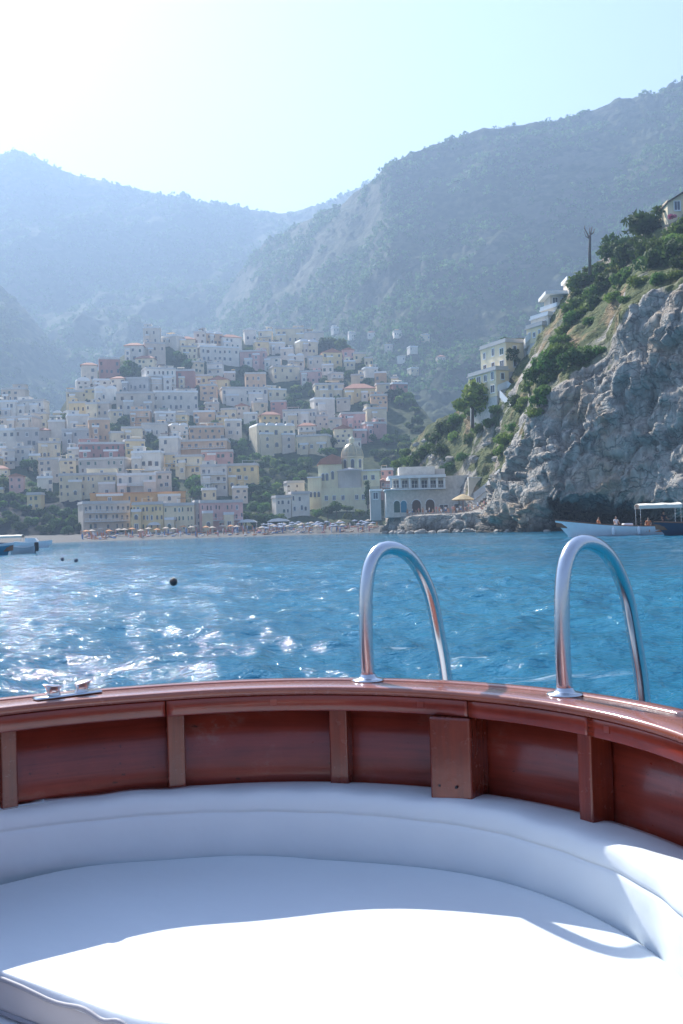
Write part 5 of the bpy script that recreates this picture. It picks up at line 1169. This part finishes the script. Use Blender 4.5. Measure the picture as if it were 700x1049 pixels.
O = at(546, 372, 224); an = empty('annex_building', tuple(O)); boxat('wall', 538.5, 556, 349, 378, 224, 5, 'plaster_grey', an, O); boxat('roof', 538, 557, 347.3, 348.9, 223.6, 6, 'roof_pale', an, O)
for px in (543, 551): q = at(px, 366, 224)-O; link('window', win_mesh('rect', .9, 1.3, 'glass_dark'), an, (q[0], 0, q[2]))
for (px, py, w_, h_, lb, rf) in ((562, 336, 13, 13, 'white stepped house in the middle of the ridge stairs', 'white'), (556, 347, 12, 14, 'cream stepped house at the foot of the ridge stairs', 'flat'), (571, 326, 12, 12, 'white stepped house just below the flat roofed ridge villa', 'white')):
    s = 218/FPX; rz = math.radians(-62); corner_house(at(px, py, 218), rz, w_*s/math.cos(rz), 6*s/-math.sin(rz), h_*s, 'white' if 'white' in lb else 'cream', 3, 1, lb, rf, winscale=.9)
tag(an, 'grey shaded annex right of the cliff villa', 'building')
O = at(573, 318, 221); uh = empty('villa', tuple(O)); boxat('wall', 564, 583, 301, 324, 221, 6, 'plaster_white', uh, O); q = at(560, 300.6, 220)-O; boxat('roof', 559, 584, 297.5, 300.9, 219.4, 8, 'roof_white', uh, O)
for px, mt in ((569, 'glass_dark'), (578, 'glass_dark')): q = at(px, 312, 221)-O; link('window', win_mesh('rect', 1., 1.5, mt), uh, (q[0], 0, q[2]))
tag(uh, 'white flat roofed villa high on the ridge above the stair wall', 'villa')
O = at(588, 295, 218); u2 = empty('villa', tuple(O)); boxat('wall', 583, 596, 286, 304, 218, 5, 'plaster_pale', u2, O); boxat('roof', 581, 597, 282.5, 285.9, 217.4, 6, 'roof_white', u2, O); tag(u2, 'small villa with pale roof half hidden by bushes above the white villa', 'villa')
s = 182/FPX; o = at(702, 219, 183); r = empty('villa', tuple(o), 0)
MB().box(-18*s, 22*s, 0, 6, -4, 15*s).build('wall', M['plaster_cream'], r)
MB().prism([(-19.5*s, 11*s), (-19.5*s, 12.2*s), (2*s, 25*s), (24*s, 12.2*s), (24*s, 11*s), (2*s, 23.6*s)], -.5, 6.5).build('roof', M['shutter_brown'], r)
MB().prism([(-18*s, 11.5*s), (22*s, 11.5*s), (2*s, 23.4*s)], .02, 5.9).build('gable', M['plaster_cream'], r)
for px in (-8, 4): link('window', win_mesh('rect', 1.0, 1.6, 'glass_dark'), r, (px*s, 0, 4*s))
tag(r, 'cream gabled villa with dark roof edge at the top right corner of the headland', 'villa')
# terrace life
O = at(475, 527, 208); tu = empty('parasol', tuple(O)); zt = (527-506)*208/FPX
MB().lathe([(2.4, zt-1.3), (2.45, zt-1.15), (1.2, zt-.45), (.15, zt), (0, zt+.02)], 0, 0, 12).build('canopy', M['thatch'], tu); MB().tube([(0, 0, -.6), (0, 0, zt-.2)], .07, 6).build('pole', M['boat_wood'], tu); tag(tu, 'large straw coloured parasol on the restaurant terrace', 'parasol')
keys = [('stand', 'shirt_pink', ('shirt_beige', 'skin'), True), ('stand', 'shirt_white', ('shirt_blue', 'skin'), True), ('stand', 'skin', ('shirt_orange', 'skin'), True), ('sit', 'skin', ('shirt_pink', 'skin'), True), ('sit', 'shirt_white', ('shirt_beige', 'skin'), True)]
nmk = ['person in pink top standing', 'person in white top standing', 'person in orange shorts standing', 'person in pink shorts sitting', 'person in white top sitting']
for i in range(30):
    px = 414+i*3.3+random.uniform(-1, 1); Y = np.interp(px, [410, 425, 465, 500, 515], [223, 210, 203, 192, 186])+random.uniform(0, 5); a = at(px, hz(px), Y); z = head_down(a[0], Y)
    if z is None or z > 9: continue
    k = i*7 % 5; person((a[0], Y, z-.02), random.uniform(0, 6.28), keys[k], nmk[k]+' on the rock terrace below the restaurant', 'bathers on the rock terrace: '+nmk[k])
# ------------------------------------------------------------------ rocks
def rock_mesh(seed, flat=.7):
    mb = MB().sphere((0, 0, 0), 1, 18, 12); P = np.array(mb.v); v, b = cells(P*1.3+seed*7, seed); P = P*(1+.35*fbm(P*1.1+seed*3, 3, seed)+(v-.5)*.35-.12*np.exp(-b*8))[:, None]*np.array([1, 1, flat]); mb.v = [tuple(p) for p in P]; return mb.me('boulder', M['boulder'])
s = N('boulder'); v = s.pos(); n_ = s.noise(v, 1.1, 6, .65); M['boulder'] = s.fin(s.mix(n_, (.24, .22, .20), (.52, .47, .40)), .92, s.bump(n_, .7, .3))
RM = [rock_mesh(k) for k in range(5)]
LM2 = [('the cream cliff villa', 508, 385, 22, 25), ('the white restaurant', 435, 500, 42, 25), ('the ridge stair wall', 553, 333, 15, 14), ('the white ridge villa', 573, 305, 12, 12), ('the dead tree', 605, 245, 4, 15), ('the gabled corner villa', 698, 208, 20, 12), ('the zigzag steps', 522, 402, 10, 8), ('the sea cave', 610, 528, 45, 15), ('the terrace stairway', 500, 497, 14, 12), ('the straw parasol', 475, 512, 10, 8), ('the stone tower', 385, 515, 6, 14), ('the grey annex', 546, 360, 9, 14), ('the moored tour boat', 640, 535, 55, 15)]
LM, LMtown = LM2, LM
for i, (px, py, sz) in enumerate(((433, 442, 11), (441, 434, 9), (449, 428, 10), (458, 424, 8), (437, 452, 8), (428, 456, 9), (424, 466, 7), (466, 420, 8), (474, 415, 7), (480, 412, 6), (500, 455, 10), (487, 470, 12), (508, 470, 9), (462, 470, 10), (445, 470, 8), (512, 440, 8))):
    q = head(px, py)
    if q is None: continue
    S = sz*q[1]/FPX*.62; lb = relname('pale boulder' if i % 2 else 'large cream boulder', px, py); tag(link('boulder', RM[i % 5], None, tuple(q), random.random()*6, (S, S*.9, S*.8)), lb, 'boulder', 'boulders on the slope'); USED[lb] = 1
for i, (px, sz, Y) in enumerate(((396, 9, 229), (404, 10, 217), (412, 12, 209), (421, 9, 204), (432, 11, 202), (443, 8, 200), (455, 11, 198.5), (468, 9, 197), (480, 12, 192), (492, 10, 188), (503, 11, 180), (511, 9, 174), (520, 8, 169), (392, 6, 231), (585, 6, 157), (655, 6, 150), (560, 6, 156))):
    a = at(px, hz(px), Y); S = sz*Y/FPX*.62; lb = relname('dark wet sea rock' if i % 3 == 0 else 'grey sea rock', px, 544); tag(link('boulder', RM[(i*2+1) % 5], None, (a[0], a[1], S*.1), random.random()*6, (S, S*.9, S*.75)), lb, 'rock', 'rocks at the water line'); USED[lb] = 1
# ------------------------------------------------------------------ trees of the headland
def put(px, py, sz, kd, mt, base, n=700, leaf=.055, sink=.12, Y=None):
    q = head(px, py) if Y is None else at(px, py, Y)
    if q is None: return
    S = sz*q[1]/FPX*(1.45 if Y is None else 1.); v = random.randrange(3); lb = relname(base, px, py-sz*.3) if len(base.split()) < 6 else base
    tree(q-np.array([0, 0, S*sink]), S, kd, mt, lb, 'bushes and trees of the headland', 'bush' if kd == 'bush' else 'tree', n, leaf, v)
for a in ((636, 262, 32, 'round', 'leaf_dark', 'big dark rounded tree'), (668, 238, 34, 'round', 'leaf_dark', 'biggest dark tree'), (653, 262, 34, 'bush', 'leaf_dark', 'wide dark bush'), (694, 240, 24, 'round', 'leaf', 'green tree'), (648, 245, 24, 'round', 'leaf', 'green tree'), (616, 284, 24, 'bush', 'leaf_dark', 'dark bush'), (600, 292, 24, 'bush', 'leaf', 'green bush'), (622, 296, 28, 'bush', 'leaf_dark', 'dark bush'), (640, 288, 22, 'bush', 'leaf', 'green bush'), (606, 278, 13, 'bush', 'leaf', 'green bush'), (685, 268, 34, 'bush', 'leaf_dark', 'wide dark bush'), (668, 272, 24, 'bush', 'leaf_dark', 'dark bush'), (690, 252, 24, 'bush', 'leaf_light', 'light green bush'), (655, 290, 16, 'bush', 'leaf_light', 'light green bush'), (700, 272, 26, 'bush', 'leaf_dark', 'dark bush'), (638, 270, 18, 'bush', 'leaf', 'green bush'), (660, 250, 20, 'bush', 'leaf', 'green bush'),
          (592, 316, 22, 'bush', 'leaf', 'green bush'), (603, 318, 20, 'bush', 'leaf_light', 'light green bush'), (588, 330, 20, 'bush', 'leaf', 'green bush'), (612, 312, 18, 'bush', 'leaf_dark', 'dark bush'), (575, 350, 16, 'bush', 'leaf', 'green bush'),
          (560, 375, 26, 'bush', 'leaf', 'bright green bush'), (574, 368, 26, 'bush', 'leaf', 'bright green bush'), (588, 372, 24, 'bush', 'leaf_dark', 'dark bush'), (602, 366, 20, 'bush', 'leaf', 'green bush'), (614, 362, 15, 'bush', 'leaf', 'small green bush'), (552, 388, 24, 'bush', 'leaf', 'green bush'), (566, 388, 20, 'bush', 'leaf_dark', 'dark bush'), (543, 400, 16, 'bush', 'leaf', 'green bush'), (553, 412, 16, 'bush', 'leaf', 'green bush'), (548, 424, 14, 'bush', 'leaf_light', 'light green bush'), (556, 403, 14, 'bush', 'leaf', 'green bush'),
          (520, 452, 18, 'bush', 'leaf_light', 'light green bush'), (515, 462, 14, 'bush', 'leaf_light', 'light green bush'), (526, 440, 13, 'bush', 'leaf', 'green bush'), (530, 412, 14, 'bush', 'leaf_dark', 'dark bush'), (535, 420, 12, 'bush', 'leaf', 'green bush'),
          (497, 424, 18, 'bush', 'leaf', 'green bush'), (484, 424, 14, 'bush', 'leaf', 'green bush'), (505, 434, 14, 'bush', 'leaf', 'green bush'), (470, 432, 16, 'bush', 'leaf', 'green bush'), (458, 440, 18, 'bush', 'leaf_dark', 'dark bush'), (446, 450, 18, 'bush', 'leaf_dark', 'dark bush'), (452, 462, 16, 'bush', 'leaf_dark', 'dark bush'), (434, 468, 18, 'bush', 'leaf_dark', 'dark bush'), (421, 474, 15, 'bush', 'leaf', 'green bush'), (466, 448, 12, 'bush', 'leaf_light', 'light green bush'), (490, 440, 12, 'bush', 'leaf_light', 'light green bush'), (476, 470, 12, 'bush', 'leaf', 'green bush'), (410, 476, 12, 'bush', 'leaf_light', 'light green bush'), (418, 466, 12, 'bush', 'leaf', 'green bush'), (400, 486, 10, 'bush', 'leaf_light', 'light green bush')): put(*a)
put(483, 402, 42, 'round', 'leaf_light', 'light green tree standing just left of the cliff villa', Y=225, n=1300, sink=.48)
put(532, 349, 15, 'wide', 'leaf_dark', 'dark flat topped pine right of centre on the villa roof terrace', Y=229, sink=0.35)
put(519, 349, 16, 'wide', 'leaf_dark', 'dark flat topped pine at the left of the villa roof terrace', Y=229, sink=0.35)
put(689, 222, 9, 'bush', 'leaf_pink', 'pink flowering bush against the wall of the gabled corner villa', Y=181)
# the dead tree on the crest
q = at(604, 266, 196); dt = empty('dead_tree', tuple(q)); s = 203/FPX
MB().tube([(0, 0, -3), (.1, 0, 10*s), (.25, 0, 20*s), (.3, 0, 25*s)], [.34, .28, .24, .2], 8).build('trunk', M['bark_grey'], dt, True)
for pts, r_ in (([(.25, 0, 19*s), (-.2, .1, 26*s), (-.75, .2, 32*s), (-.6, .2, 34.5*s)], .15), ([(.3, 0, 22*s), (.55, .2, 28*s), (.75, .1, 33*s)], .16), ([(.4, .1, 25*s), (1.0, .2, 27*s), (1.25, .2, 31*s)], .13), ([(.3, 0, 24*s), (.15, -.1, 29*s), (.3, -.1, 32*s)], .12), ([(.2, 0, 21*s), (-.6, -.2, 23*s), (-.9, -.2, 28*s)], .10)):
    MB().tube(pts, np.linspace(r_, r_*.55, len(pts)), 6).build('branch', M['bark_grey'], dt, True)
tag(dt, 'bare dead tree with cut branches standing on the crest of the headland', 'tree')
for a in ((640, 262, 22, 'round', 'leaf', 'green tree'), (662, 258, 24, 'round', 'leaf_dark', 'dark tree'), (680, 255, 22, 'bush', 'leaf', 'green bush'), (632, 280, 18, 'bush', 'leaf_light', 'light green bush'), (676, 288, 14, 'bush', 'leaf', 'green bush'), (692, 284, 14, 'bush', 'leaf_light', 'light green bush'), (612, 300, 18, 'bush', 'leaf', 'green bush'), (630, 306, 14, 'bush', 'leaf_light', 'light green bush'), (596, 304, 16, 'bush', 'leaf_dark', 'dark bush'), (606, 330, 12, 'bush', 'leaf', 'green bush'), (580, 340, 14, 'bush', 'leaf_light', 'light green bush'), (582, 358, 14, 'bush', 'leaf', 'green bush'), (568, 360, 12, 'bush', 'leaf', 'green bush'), (640, 308, 10, 'bush', 'leaf', 'green bush'), (538, 412, 12, 'bush', 'leaf_light', 'light green bush'), (510, 420, 12, 'bush', 'leaf', 'green bush'), (440, 460, 14, 'bush', 'leaf', 'green bush'), (428, 478, 12, 'bush', 'leaf_dark', 'dark bush'), (482, 452, 13, 'bush', 'leaf', 'green bush'), (495, 440, 12, 'bush', 'leaf', 'green bush'), (460, 480, 12, 'bush', 'leaf_dark', 'dark bush')): put(*a)
